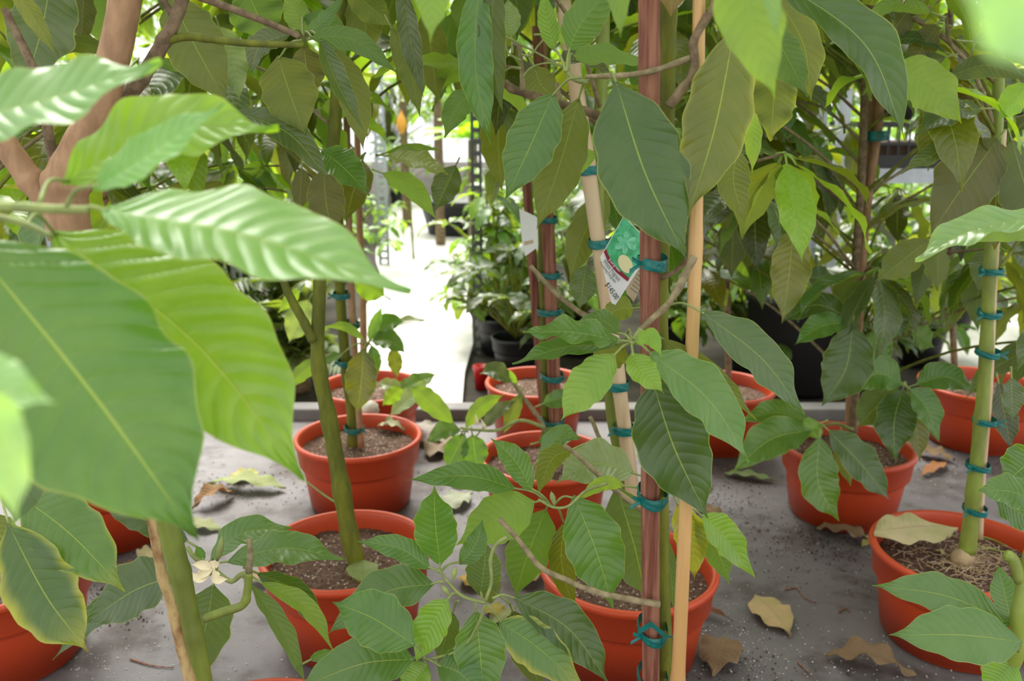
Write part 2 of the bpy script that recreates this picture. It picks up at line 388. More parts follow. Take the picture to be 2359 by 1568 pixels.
def crown(tree, trunk, zlo, zhi, rad, nwh, cols, size=(.13, .19), avoid=(), ymax=1e5, seed=0, maxparts=92, minz=1.15, above=True, per=(5, 8)):
    """whorls of drooping leaves on side branches along the trunk; trunk(z) gives the trunk point at height z"""
    zlo -= .05; random.seed(100 + seed); fol = MB(); br = MB(); nb = 0
    for w in range(nwh):
        z = zlo + (zhi - zlo) * (w + random.random()) / nwh; a = random.uniform(0, 2 * math.pi); rr = rad * random.uniform(.35, 1.0) * (1 - .3 * (z - zlo) / (zhi - zlo))
        c0 = trunk(z - rr * .5); c = trunk(z) + Vector((math.cos(a) * rr, math.sin(a) * rr, 0)); ok = True
        X, Y, Z = proj(c)
        if Z < minz and Y > -40: continue
        if Y > ymax: continue
        for (x0, y0, x1, y1) in avoid:
            if x0 < X < x1 and y0 < Y < y1: ok = False
        if not ok: continue
        mbb = MB(); tube(mbb, [c0, c0.lerp(c, .5) + Vector((0, 0, .03)), c], .0036, .0022, 6, 4, .1)
        mbb.build('branch', M[random.choice(('bark_green', 'bark_dark', 'bark_grey'))], tree.root)
        n = random.randint(*per)
        for i in range(n):
            th = a + 2.4 * i + random.uniform(-.4, .4); dr = random.uniform(-1.5, .15) - .1
            d = Vector((math.cos(th), math.sin(th), dr)); d.normalize()
            top = Vector((random.uniform(-.35, .35), random.uniform(-.35, .35), 1.0)) + Vector((math.cos(th), math.sin(th), 0)) * .5
            s = random.uniform(*size); col = random.choice(cols); pc = c + d * s * .5; X, Y, Z = proj(pc)
            bad = False
            for (x0, y0, x1, y1) in avoid:
                if x0 < X < x1 and y0 < Y < y1: bad = True
            if bad or Y > ymax + 60: continue
            if Z < minz and Y > -90: continue
            inview = -120 < X < 2480 and -110 < Y < 1650
            if inview and tree.count < maxparts: rleaf(tree, c + d * s * .12, d, top, s, col)
            elif inview or above: rleaf(tree, c + d * s * .12, d, top, s, col, fol)
    if br.v: br.build('branch', M['bark_green'], tree.root)
    if fol.v: fo = fol.build('foliage', M['leaf'], tree.root); fo['kind'] = 'stuff'
# ------------------------------------------------------------------ the potted trees
def trunkfn(pts):
    q = sorted(pts, key=lambda p: p.z)
    def f(z):
        if z <= q[0].z: return q[0].copy()
        for a, b in zip(q, q[1:]):
            if z <= b.z: return a.lerp(b, (z - a.z) / max(1e-6, b.z - a.z))
        return q[-1] + (q[-1] - q[-2]).normalized() * (z - q[-1].z)
    return f
def wpx(wd, Y): return wd / 2 / FPX * Y / cp          # pixel width -> radius at plane Y near the middle
WIN = [(865, 170, 1150, 960)]
# --- tree whose pot is below the frame, redwood stake: the middle of the picture
t = mktree(1515, 1790, 'young tree tied to a thick redwood stake and a golden bamboo cane')
T8 = t; Y8 = t.c.y
t.anchor = None
tr = [V(1545, 1790, Y8 + .02), V(1530, 1560, Y8 + .022), V(1521, 1100, Y8 + .025), V(1520, 700, Y8 + .03), V(1535, 300, Y8 + .035), V(1540, -60, Y8 + .04), V(1545, -500, Y8 + .04)]
part_tube(t, 'trunk', tr, .0095, .0075, 'bark_green', 12, 8, .08, (.2, .45, .62, .8))
part_tube(t, 'wooden_stake', [V(1500, 1800, Y8), V(1498, 1150, Y8), V(1497, 500, Y8), V(1493, -420, Y8)], .0100, .0105, 'stake', 10, 12, .10, label='square-cut redwood stake')
part_tube(t, 'bamboo_cane', [V(1548, 1800, Y8 - .03), V(1566, 1475, Y8 - .03), V(1590, 900, Y8 - .02), V(1605, 460, Y8 - .015), V(1614, -420, Y8 - .01)], .0080, .0055, 'bamboo', 14, 12, 0, (.18, .46, .70), label='golden bamboo cane')
for y, h in ((1560, 22), (1140, 26), (603, 26), (1448, 22)):
    tt = tie(t, 1503, y, Y8 + .008, 33, h, ryf=1.7)
# flat ribbon bow of the lower tie
mb = MB()
for (x0, y0, x1, y1, dw) in ((1500, 1438, 1470, 1455, 7), (1500, 1438, 1530, 1462, 6), (1530, 1462, 1556, 1470, 2)):
    a, b = V(x0, y0, Y8 - .016), V(x1, y1, Y8 - .022); u = Vector((0, 0, dw / FPX)); f = Vector((0, .0008, 0))
    mb.add([a + u, a - u, b - u, b + u, a + u + f, a - u + f, b - u + f, b + u + f], [(0, 1, 2, 3), (7, 6, 5, 4), (0, 3, 7, 4), (1, 5, 6, 2)])
mb.build('bow', M['tie'], tt, False)
part_tube(t, 'branch', px([(1540, 245), (1572, 205), (1598, 165), (1600, 90), (1640, 20), (1675, -60)], Y8 - .02), .0046, .0034, 'bark_dark', 8, 6, .3)
part_tube(t, 'branch', px([(1597, 130), (1540, 152), (1480, 168), (1420, 175), (1348, 176)], Y8 - .018), .0030, .0022, 'bark_grey', 8, 6, .3, (.4, .7))
part_tube(t, 'branch', px([(1523, 640), (1555, 625), (1590, 590), (1612, 562)], Y8 + .02), .0028, .0024, 'bark_dark', 8, 5, .3)
part_tube(t, 'branch', px([(1600, 590), (1570, 650), (1535, 705), (1500, 735), (1478, 757)], Y8 - .05), .0036, .0026, 'bark_grey', 8, 6, .35, (.3, .55, .8))
part_tube(t, 'branch', px([(1478, 757), (1462, 780), (1455, 792)], Y8 - .07), .0030, .0026, 'twig', 8, 4)
part_tube(t, 'branch', px([(1120, 240), (1160, 190), (1180, 205), (1225, 220), (1300, 242), (1375, 265), (1450, 300), (1520, 340)], Y8 + .12)[1:], .0040, .0048, 'bark_dark', 8, 6, .35, (.15, .5))
part_tube(t, 'branch', px([(1300, 155), (1320, 180), (1345, 188), (1360, 178)], Y8 + .03), .0026, .0022, 'twig', 8, 4)
part_tube(t, 'branch', px([(1375, 265), (1290, 235), (1282, 190)], Y8 + .1)[1:], .003, .0022, 'bark_grey', 6, 4, .3)
part_tube(t, 'branch', px([(1205, 208), (1202, 160), (1196, 110), (1182, 100)], Y8 + .1), .0030, .0016, 'bark_grey', 7, 5, .2)
for q in ([(1200, 140), (1170, 120), (1162, 80)], [(1200, 125), (1222, 128), (1240, 105), (1256, 88)], [(1202, 158), (1180, 155), (1160, 165)], [(1203, 178), (1225, 155), (1262, 145), (1300, 152)], [(1160, 82), (1230, 118), (1270, 140), (1302, 158)]):
    part_tube(t, 'branch', px(q, Y8 + .09), .0013, .0009, 'twig', 6, 5, .1)
def ZS(y, z): return z / .93 * Y8 / ray(1500, y).y      # distance read against the upright stake
def A(bx, by, tx, ty, wd, z, dz=0.0, *a, **k):
    zb, ze = ZS(by, z), ZS(ty, z + dz); s = k.get('stem')
    if isinstance(s, tuple): k['stem'] = (s[0], s[1], ZS(s[1], s[2]))
    return L(T8, bx, by, tx, ty, wd, zb, ze - zb, *a, **k)
# hanging leaves at the top
A(1419, 188, 1580, 595, 205, .89, -.02, (1487, 400), 0, 'deep', 't', stem=(1400, 176, .93), fold=.04, wav=.07)
A(1692, 66, 1585, 497, 150, .885, -.01, (1648, 290), -10, 'olive', 't', age=.35, fold=.1, stem=(1700, 20, .99))
A(1276, 212, 1163, 462, 118, .95, -.02, (1222, 335), 0, 'mid', 't', stem=(1340, 178, .94), fold=.12)
A(1334, 224, 1236, 528, 110, .98, .0, (1288, 385), 0, 'olive', 'u', stem=(1352, 190, .95), fold=.05)
A(1104, -60, 1130, 335, 82, 1.0, -.02, (1095, 150), 0, 'mid', 't', fold=.3, wav=.28)
A(1142, -60, 1158, 262, 66, .99, 0, (1132, 100), 0, 'dark', 'u', fold=.3, wav=.3)
A(1277, 118, 1250, -25, 46, .98, -.01, (1262, 50), 0, 'fresh', 'u', fold=.4, stem=(1305, 165, .96))
A(1309, 118, 1440, -60, 92, .97, -.02, (1345, 45), 0, 'mid', 'u', fold=.3, stem=(1306, 165, .96))
A(1318, 136, 1500, 150, 58, 1.05, .05, (1400, 118), 35, 'fresh', 'u', stem=(1310, 160, .98))
A(1262, 78, 1375, 118, 44, 1.15, .03, (1320, 82), 30, 'lime', 'u')
A(1290, 138, 1420, 176, 46, 1.08, .05, (1350, 140), 50, 'dark', 't')
A(1095, 205, 1024, 318, 62, 1.25, 0, (1050, 250), 0, 'mid', 'u', wav=.2)
A(1230, 150, 1300, 240, 80, 1.2, 0, (1250, 200), 0, 'olive', 'u')
A(1178, 85, 1170, -5, 50, 1.3, 0, None, 0, 'pale', 't')  # pale tint stands in for backlit glare on this leaf
A(1376, 352, 1268, 418, 46, 1.1, .04, (1322, 378), 25, 'fresh', 'u', stem=(1420, 345, 1.1))
A(1560, -150, 1545, 38, 118, .87, 0, None, 0, 'yel', 'u', age=1.0, fold=.05)
A(1712, 235, 1733, 400, 46, 1.1, 0, (1735, 310), 0, 'lime', 'u', age=.3)
A(1700, 340, 1718, 515, 78, 1.05, 0, (1690, 420), 0, 'olive', 'u', fold=.05)
A(1460, 710, 1375, 745, 56, 1.0, .03, (1425, 712), 0, 'olive', 'u', stem=(1500, 742, .95))
# whorl in front of the stake
cW = (1456, 792, .86)
A(1433, 786, 1204, 767, 58, .86, -.01, (1320, 765), 50, 'mid', 't', stem=cW, wav=.2)
A(1428, 792, 1180, 838, 48, .87, -.02, (1300, 800), 45, 'mid', 't', stem=cW)
A(1428, 772, 1325, 742, 42, .89, .03, (1385, 736), 40, 'mid', 't', stem=cW)
A(1418, 814, 1292, 968, 90, .85, -.02, (1350, 890), 20, 'fresh', 't', stem=cW, fold=.1)
A(1454, 812, 1530, 906, 66, .84, -.03, (1482, 858), 20, 'fresh', 't', stem=cW)
A(1494, 810, 1728, 1064, 122, .84, -.02, (1630, 918), 30, 'mid', 't', stem=cW, fold=.15)
A(1522, 776, 1742, 967, 46, .90, .02, (1650, 868), 0, 'olive', 'u', stem=cW, wav=.25)
A(1614, 716, 1852, 957, 104, .87, -.01, (1757, 828), 25, 'deep', 't', stem=(1532, 705, .89), fold=.12)
A(1463, 786, 1526, 820, 42, .83, -.01, (1500, 775), 20, 'lime', 't', stem=cW, curl=.3)
A(1502, 872, 1632, 1195, 172, .885, -.01, (1553, 1030), 0, 'deep', 't', stem=(1490, 840, .95), fold=.05)
A(1440, 800, 1365, 838, 80, .98, .02, None, -30, 'olive', 'u', stem=cW)
# broken low branch and the low clusters
part_tube(t, 'branch', px([(1520, 1392), (1440, 1378), (1370, 1362), (1310, 1338), (1245, 1305), (1200, 1250), (1150, 1195)], Y8 - .02), .0036, .0026, 'bark_grey', 9, 6, .3, (.35, .6, .8), label='bare snapped branch')
part_tube(t, 'branch', px([(1168, 1236), (1142, 1255), (1130, 1290), (1132, 1340), (1118, 1385)], Y8 - .03), .0021, .0017, 'twig', 7, 6, .2, (.5,))
part_tube(t, 'branch', px([(1118, 1388), (1070, 1375), (1040, 1350), (1010, 1310)], Y8 - .04), .0019, .0014, 'twig', 7, 5, .15, (.4,))
part_tube(t, 'branch', px([(1118, 1390), (1100, 1440), (1060, 1495), (985, 1520)], Y8 - .02), .0018, .0015, 'twig', 7, 5, .15)
for b in ((1049, 1305, 1043, 1335), (1018, 1348, 1035, 1370), (1270, 1132, 1277, 1162)):
    part_tube(t, 'bud', px([(b[0], b[1]), ((b[0] + b[2]) / 2, (b[1] + b[3]) / 2), (b[2], b[3])], Y8 - .05), 0, mat='twig', rlist=[.0005, .0024, .003, .0022, .001], seg=8, n=5)
c1 = (1012, 1318, .93); c2 = (1060, 1372, .93); c3 = (970, 1518, .91)
A(1014, 1302, 1000, 1118, 100, .93, -.02, (1003, 1205), 0, 'mid', 't', stem=c1, fold=.12)
A(992, 1310, 820, 1246, 52, .93, -.01, (920, 1262), 25, 'mid', 't', stem=c1)
A(1001, 1344, 752, 1462, 92, .93, -.01, (882, 1366), 35, 'mid', 't', stem=(1022, 1340, .93), fold=.12)
A(956, 1486, 766, 1386, 112, .88, 0, (858, 1423), 30, 'mid', 't', stem=(980, 1520, .9), fold=.12)
A(1032, 1378, 958, 1526, 80, .90, -.01, (992, 1445), 15, 'fresh', 't', stem=(1052, 1368, .92))
A(1096, 1406, 1116, 1620, 118, .92, -.03, (1107, 1510), 10, 'mid', 't', stem=(1095, 1385, .92), fold=.1)
A(1148, 1430, 1352, 1592, 100, .93, -.02, (1240, 1492), 20, 'mid', 't', stem=(1120, 1392, .93), age=.5, fold=.1)
A(1182, 1374, 1408, 1580, 96, .95, -.02, (1310, 1448), 25, 'deep', 't', stem=(1134, 1378, .94), wav=.15)
A(955, 1518, 672, 1592, 104, .89, -.01, (830, 1530), 40, 'mid', 't', stem=c3, fold=.12)
A(985, 1528, 925, 1600, 70, .90, -.02, None, 20, 'fresh', 't', stem=c3)
A(1008, 1532, 1110, 1610, 90, .90, -.02, (1060, 1550), 30, 'mid', 't', stem=c3)
A(1058, 1300, 1112, 1195, 52, .96, .02, (1095, 1255), 0, 'mid', 't', stem=c1)
A(1106, 1372, 1120, 1245, 84, 1.0, .02, (1115, 1310), 0, 'deep', 'u', stem=(1112, 1386, .95))
A(1044, 1410, 1008, 1530, 56, .96, .0, None, 0, 'deep', 'u', stem=(1056, 1384, .94))
A(1150, 1370, 1110, 1345, 60, 1.0, .02, None, 0, 'olive', 'u')
A(1180, 1405, 1250, 1600, 80, 1.0, .0, None, 0, 'dark', 'u')
# second low whorl
part_tube(t, 'branch', px([(1520, 1200), (1470, 1168), (1420, 1130), (1370, 1085), (1320, 1040), (1300, 1025)], Y8 + .1), .0036, .0026, 'bark_grey', 8, 6, .3, (.3, .6))
part_tube(t, 'branch', px([(1400, 1112), (1350, 1130), (1310, 1165), (1275, 1168), (1240, 1150)], Y8 + .06), .0019, .0015, 'twig', 7, 6, .15)
w2 = (1272, 1168, 1.02)
A(1190, 1126, 938, 1106, 60, 1.02, -.02, (1080, 1096), 35, 'mid', 't', stem=w2, fold=.1)
A(1226, 1130, 1130, 1008, 58, 1.02, 0, (1185, 1060), 20, 'mid', 't', stem=w2)
A(1232, 1154, 1050, 1256, 112, 1.01, 0, (1145, 1196), 10, 'fresh', 'u', stem=w2, fold=.08)
A(1322, 1140, 1412, 1400, 134, 1.0, -.03, (1374, 1270), 10, 'mid', 't', stem=w2, fold=.08)
A(1300, 1200, 1326, 1414, 62, 1.05, 0, (1294, 1300), 0, 'olive', 't', stem=w2)
A(1258, 1172, 1186, 1376, 104, 1.05, .02, (1215, 1280), 0, 'mid', 'u', stem=w2)
A(1318, 1034, 1238, 1145, 56, 1.1, 0, (1270, 1060), -20, 'olive', 'u')
A(1462, 1090, 1280, 1110, 90, 1.15, 0, (1370, 1068), 40, 'pale', 't')
A(1440, 1118, 1330, 1155, 34, 1.0, 0, (1385, 1115), 0, 'lime', 'u', wav=.25)
A(1420, 1120, 1490, 1385, 130, 1.12, 0, (1462, 1260), 0, 'deep', 'u', fold=.03)
A(1560, 1158, 1600, 1335, 76, 1.1, 0, (1592, 1240), 0, 'yel', 't', age=.5)
A(1615, 1185, 1738, 1330, 74, 1.08, 0, (1672, 1240), 25, 'fresh', 't')
A(1600, 1190, 1680, 1345, 60, 1.1, .01, (1655, 1275), 0, 'mid', 'u')
A(1530, 1230, 1552, 1408, 34, 1.1, 0, (1545, 1320), 0, 'deep', 'u')
A(1240, 1060, 1340, 1010, 44, 1.3, .0, (1290, 1005), 40, 'mid', 't')
f8 = trunkfn(tr)
crown(t, f8, 1.25, 2.0, .36, 12, ('mid', 'deep', 'fresh'), avoid=(), seed=8, minz=.9)  # unseen leaves above the frame, added to shade the scene
# the canes and stake leave the picture top; tape ties above
# --- pot right behind it with weathered cane
t = mktree(1448, 1298, 'young tree tied to a weathered leaning cane, pot half hidden by the redwood stake', D=.30)
T7 = t; Y7 = t.c.y
tr = [V(1478, 1330, Y7), V(1455, 1180, Y7), V(1408, 930, Y7), V(1392, 700, Y7 - .02), V(1378, 450, Y7), V(1390, 60, Y7), V(1395, -300, Y7)]
part_tube(t, 'trunk', tr, .0105, .009, 'bark_bright', 12, 7, .08, (.3, .55, .8))
part_tube(t, 'bamboo_cane', [V(1482, 1330, Y7 - .03), V(1462, 1170, Y7 - .03), V(1425, 880, Y7 - .03), V(1376, 540, Y7 - .03), V(1330, 220, Y7 - .03), V(1296, 2, Y7 - .03)], .0112, .0112, 'bamboo_pale', 14, 8, .03, (.2, .42, .7), label='weathered pale cane with cut top')
for x, y in ((1357, 392), (1380, 560), (1424, 886), (1437, 987), (1455, 1185)): tie(t, x, y, Y7 - .025, 24, 20)
L(t, 1402, 432, 1312, 645, 80, 1.35, 0, (1345, 540), 0, 'olive', 'u')
L(t, 1350, 610, 1335, 712, 64, 1.45, 0, None, 0, 'blue', 't')
L(t, 1380, 640, 1400, 700, 40, 1.45, 0, None, 0, 'mid', 't')
part_tube(t, 'branch', px([(1385, 745), (1330, 715), (1275, 670), (1222, 612)], Y7), .0045, .0035, 'bark_grey', 8, 6, .3, (.4, .7))
part_tube(t, 'branch', px([(1430, 1110), (1395, 1040), (1360, 960)], Y7 - .02), .004, .0035, 'bark_grey', 8, 6, .3)
CF = ('mid', 'deep', 'olive', 'lime', 'olive', 'dark', 'fresh', 'blue', 'mid')
crown(t, trunkfn(tr), .82, 1.9, .34, 26, CF, avoid=WIN + [(1180, 420, 1700, 1200)], ymax=470, seed=7, minz=1.25)
# --- trees of the left half
t = mktree(797, 1258, 'young tree with slim bent green trunk, a round pale leaf on its soil', D=.30)
T1 = t; Y1 = t.c.y
tr = [V(822, 1300, Y1), V(806, 1235, Y1), V(786, 1120, Y1), V(757, 960, Y1), V(733, 830, Y1), V(735, 700, Y1), V(742, 560, Y1 + .01), V(770, 300, Y1), V(790, -60, Y1)]
part_tube(t, 'trunk', tr, .0165, .010, 'bark_green', 14, 6, .06, (.13, .24, .37, .48), rlist=[.0172, .0155, .0150, .0130, .0118, .0110, .0105, .010, .0095])
part_tube(t, 'branch', px([(722, 785), (700, 740), (672, 690), (652, 640), (640, 560)], Y1 - .01), .0085, .0055, 'bark_green', 9, 6, .1)
part_tube(t, 'branch', px([(770, 1155), (740, 1135), (705, 1108)], Y1 - .03), .0022, .0014, 'twig', 6, 5)
crown(t, trunkfn(tr), .92, 1.9, .36, 26, CF, avoid=WIN, ymax=330, seed=1, minz=1.25)
t = mktree(825, 1000, 'young tree with leafy side shoot and cream debris on its soil', D=.30)
T2 = t; Y2 = t.c.y
tr = [V(812, 1035, Y2), V(812, 960, Y2), V(798, 850, Y2), V(785, 700, Y2), V(782, 560, Y2), V(775, 200, Y2), V(775, -60, Y2)]
part_tube(t, 'trunk', tr, .014, .009, 'bark_green', 12, 6, .06, (.3, .6))
part_tube(t, 'bamboo_cane', [V(832, 1030, Y2 - .02), V(822, 880, Y2 - .02), V(808, 640, Y2 - .02), V(800, 340, Y2 - .02), V(795, 100, Y2 - .02)], .0075, .0075, 'bark_tan', 10, 6, .03)
for x, y in ((816, 985), (800, 832), (806, 748), (790, 678)): tie(t, x, y, Y2 - .01, 22, 13)
part_tube(t, 'branch', px([(800, 855), (822, 825), (850, 790)], Y2 - .05), .004, .003, 'twig', 7, 5)
ws = (848, 792, 1.95)
L(t, 838, 802, 822, 955, 74, 1.93, 0, (832, 880), 0, 'olive', 't', stem=ws)
L(t, 838, 782, 748, 752, 22, 1.95, 0, (795, 752), 0, 'lime', 'u', stem=ws)
L(t, 850, 785, 880, 705, 26, 1.95, 0, None, 0, 'fresh', 't', stem=ws)
L(t, 856, 785, 936, 815, 44, 1.93, 0, (895, 785), 40, 'mid', 't', stem=ws)
L(t, 858, 780, 932, 742, 44, 1.96, 0, (895, 745), 30, 'mid', 't', stem=ws)
L(t, 856, 795, 872, 862, 30, 1.94, 0, None, 0, 'mid', 't', stem=ws)
L(t, 875, 770, 985, 738, 20, 2.0, 0, (930, 740), 50, 'pale', 't', stem=ws)
L(t, 905, 800, 915, 870, 34, 2.0, 0, None, 0, 'olive', 'u')
L(t, 748, 822, 658, 898, 38, 1.9, 0, (695, 858), 0, 'fresh', 'u')
L(t, 790, 815, 735, 838, 24, 1.9, 0, None, 40, 'mid', 't', stem=ws)
L(t, 712, 690, 665, 790, 66, 2.0, 0, None, 0, 'pale', 't')
L(t, 690, 665, 640, 720, 30, 2.0, 0, None, 0, 'lime', 'u')
L(t, 885, 680, 810, 640, 60, 2.0, 0, None, 0, 'fresh', 'u')
L(t, 925, 890, 880, 935, 36, 2.05, 0, None, 0, 'lime', 'u')
crown(t, trunkfn(tr), .75, 1.8, .36, 26, CF, avoid=WIN, ymax=430, seed=2)
t = mktree(853, 885, 'slim tree in the pot standing furthest back beside the bright path', D=.29)
tr = [V(838, 900, t.c.y), V(836, 700, t.c.y), V(826, 450, t.c.y), V(820, 100, t.c.y), V(820, -60, t.c.y)]
part_tube(t, 'trunk', tr, .010, .008, 'bark_tan', 10, 6, .06)
L(t, 900, 955, 995, 870, 40, 2.2, 0, None, 40, 'pale', 't'); L(t, 910, 905, 1010, 860, 40, 2.3, 0, None, 40, 'mid', 't'); L(t, 870, 880, 940, 900, 30, 2.3, 0, None, 40, 'pale', 't')
crown(t, trunkfn(tr), .8, 1.8, .34, 22, CF, avoid=WIN, ymax=430, seed=3)
t = mktree(245, 1060, 'tree in a wide orange pot behind the big glossy leaves, bent twig at its rim', D=.30)
tr = [V(215, 1060, t.c.y), V(225, 900, t.c.y), V(240, 600, t.c.y), V(235, 300, t.c.y), V(240, -60, t.c.y)]
part_tube(t, 'trunk', tr, .012, .010, 'bark_tan', 10, 6, .06, (.3, .6))
part_tube(t, 'branch', px([(190, 1085), (150, 1074), (95, 1072), (72, 1085), (85, 1110), (88, 1150)], t.c.y - .15), .0045, .003, 'bark_green', 8, 6, .2, (.4,), label='drooping twig bent over the rim')
L(t, 90, 1090, 80, 1140, 36, 1.6, 0, None, 0, 'olive', 'u'); L(t, 70, 1050, 110, 1000, 60, 1.6, 0, None, 0, 'mid', 't')
crown(t, trunkfn(tr), .78, 1.8, .40, 30, CF, avoid=[(430, 540, 720, 950)], ymax=470, seed=4, minz=1.2)
t = mktree(-8, 1300, 'tree at the lower left edge, two yellow-green leaves hanging over its pot', D=.30)
T5 = t
tr = [V(-20, 1270, t.c.y), V(-25, 900, t.c.y), V(-40, 500, t.c.y), V(-45, -60, t.c.y)]
part_tube(t, 'trunk', tr, .012, .010, 'bark_green', 10, 6, .06)
L(t, 48, 1142, 288, 1362, 140, .82, -.02, (165, 1232), 20, 'mid', 't', age=.33, stem=(-10, 1120, .9), fold=.1)
L(t, 18, 1205, 206, 1502, 158, .80, -.02, (108, 1375), 10, 'deep', 't', age=.50, stem=(-10, 1140, .9), fold=.08, wav=.12)
L(t, 70, 985, 30, 1215, 120, .62, -.02, (60, 1100), 0, 'deep', 't', fold=.1)
L(t, -20, 1180, 40, 1330, 90, .95, 0, None, 0, 'olive', 'u')
crown(t, trunkfn(tr), .8, 1.8, .38, 24, CF, avoid=[(-300, 500, 3000, 3000)], ymax=450, seed=5, minz=1.15)
# --- forked trunk at the left; its pot just shows at the bottom edge
t = mktree(578, 1740, 'forked tree with thick tan upper trunk, only its pot rim showing at the bottom edge')
T6 = t; Y6 = t.c.y
tr = [V(478, 1640, Y6), V(462, 1540, Y6), V(438, 1430, Y6), V(412, 1310, Y6), V(376, 1170, Y6), V(318, 960, Y6), V(240, 740, Y6), V(165, 540, Y6)]
part_tube(t, 'trunk', tr, .0155, .027, 'bark_bright', 16, 8, .05, (.25, .42), rlist=[.0110, .0110, .0112, .0118, .0120, .013, .016, .020])
up = px([(162, 550), (150, 440), (178, 350), (222, 265), (258, 150), (285, 20), (300, -120)], Y6)
part_tube(t, 'branch', up, .028, .019, 'bark_tan', 16, 8, .05, (.2,), rlist=[.021, .022, .0175, .0155, .0150, .0148, .0145], label='thick tan main limb')
part_tube(t, 'branch', px([(150, 520), (115, 470), (60, 400), (5, 320), (-60, 220)], Y6), .0135, .0115, 'bark_tan', 14, 8, .06, (.45,), label='thinner left limb of the fork')
part_tube(t, 'cane', px([(318, 1080), (345, 1180), (372, 1320), (394, 1390), (414, 1480), (442, 1580), (455, 1640)], Y6 - .03), .0050, .0060, 'cane_spot', 10, 8, .05, (.35, .55, .8), label='blotched thin cane')
part_tube(t, 'branch', px([(470, 1424), (515, 1408), (560, 1392), (570, 1360), (573, 1318)], Y6 - .01), .0052, .0046, 'bark_bright', 9, 6, .08, (.6,))
part_tube(t, 'branch', px([(573, 1318), (577, 1280), (574, 1240)], Y6 - .01), .0040, .0026, 'bark_grey', 8, 5, .2, (.5,))
tw6 = part_tube(t, 'branch', px([(570, 1318), (552, 1325), (530, 1338), (490, 1310), (450, 1285), (432, 1260)], Y6 - .01), .0032, .0025, 'twig', 8, 6, .12)
part_tube(t, 'bud', px([(512, 1235), (507, 1265), (500, 1290)], Y6 - .02), 0, mat='twig', rlist=[.0006, .0032, .004, .0035, .0016], seg=8, n=5, parent=tw6, label='closed green flower bud')
part_tube(t, 'branch', px([(500, 1290), (500, 1310), (490, 1318)], Y6 - .02), .0012, .0012, 'twig', 6, 4)
mb = MB(); random.seed(5)
for (x0, y0, xm, ym, x1, y1) in ((490, 1312, 460, 1330, 442, 1318), (490, 1312, 500, 1332, 526, 1333), (490, 1310, 470, 1318, 455, 1335), (488, 1308, 495, 1300, 500, 1308), (486, 1310, 470, 1300, 440, 1300)):
    pp = px([(x0, y0), (xm, ym), (x1, y1)], Y6 - .03); leaf_geo(mb, pp, .0055, UP, -FW, 10, 2, .5, .1)
mb.build('flower', M['petal'], tw6)['label'] = 'cream spidery flower'
A = lambda *a, **k: L(T6, *a, **k)
ww = (480, 1312, 1.03)
A(522, 1294, 792, 1288, 62, 1.03, -.01, (655, 1262), 50, 'mid', 't', stem=ww, fold=.12)
A(484, 1292, 674, 1216, 58, 1.05, .02, (560, 1226), 45, 'mid', 't', stem=ww)
A(435, 1248, 230, 1162, 56, 1.15, .03, (330, 1195), 35, 'deep', 't')
A(405, 1325, 192, 1440, 120, 1.12, .02, (305, 1362), 30, 'deep', 't')
A(392, 1330, 120, 1520, 60, 1.16, .03, (230, 1410), 20, 'deep', 't')
A(492, 1345, 425, 1600, 112, 1.06, .0, (472, 1450), 0, 'deep', 'u')
A(598, 1340, 768, 1498, 48, 1.02, 0, (705, 1398), -10, 'fresh', 'u', stem=(560, 1328, 1.03), age=.4)
A(578, 1345, 705, 1580, 50, 1.02, .01, (650, 1450), -10, 'mid', 'u', stem=(560, 1330, 1.03))
A(590, 1318, 752, 1478, 58, 1.06, .02, (690, 1368), 0, 'deep', 't')
A(470, 1290, 452, 1255, 24, 1.03, 0, None, 0, 'mid', 't')
A(712, 1520, 770, 1495, 24, 1.03, 0, None, 0, 'mid', 't')
# upper branches and leaves
part_tube(t, 'branch', px([(262, 268), (300, 215), (345, 150), (378, 95), (410, 30), (440, -60)], Y6 + .03), .0085, .006, 'bark_dark', 10, 6, .2, (.3, .6))
part_tube(t, 'branch', px([(372, 98), (430, 84), (500, 92), (580, 100), (700, 104)], Y6 + .03), .0045, .003, 'bark_green', 8, 6, .1, (.4,))
part_tube(t, 'branch', px([(400, 40), (385, 15), (360, -20)], Y6 + .03), .004, .003, 'bark_dark', 8, 4, .1)
part_tube(t, 'branch', px([(430, -20), (500, 8), (560, 30), (660, 70), (690, 85)], Y6 + .05), .0042, .003, 'bark_dark', 8, 6, .1)
part_tube(t, 'branch', px([(155, 520), (110, 300), (95, 200), (60, 120), (10, 20)], Y6 + .06), .006, .004, 'bark_dark', 8, 6, .2)
wt = (700, 92, 1.05)
A(120, -60, 55, 205, 168, 1.15, 0, (95, 70), 0, 'blue', 't', fold=.05)
A(195, -30, 185, 108, 56, 1.25, 0, None, 0, 'brown', 'u'); A(20, -40, 132, 132, 44, 1.05, 0, (70, 30), 0, 'olive', 'u')
A(255, 118, 40, 136, 42, 1.2, 0, (170, 100), 0, 'olive', 'u'); A(310, -70, 255, 112, 130, 1.3, 0, (250, 30), 0, 'lime', 'u')
A(392, -10, 525, 243, 136, 1.1, 0, (452, 110), 0, 'olive', 'u', fold=.04); A(415, 140, 310, 236, 110, 1.3, 0, None, 0, 'lime', 'u')
A(505, 60, 552, 232, 80, 1.3, 0, (535, 140), 0, 'pale', 't'); A(672, 76, 577, 172, 62, 1.0, 0, (600, 105), 10, 'blue', 't', stem=wt)  # first leaf: its backlight is put into the pale tint
A(640, 128, 704, 312, 130, 1.05, 0, (668, 215), 0, 'olive', 'u', stem=wt, fold=.03); A(700, 105, 712, 226, 86, 1.15, 0, None, 0, 'brown', 'u')
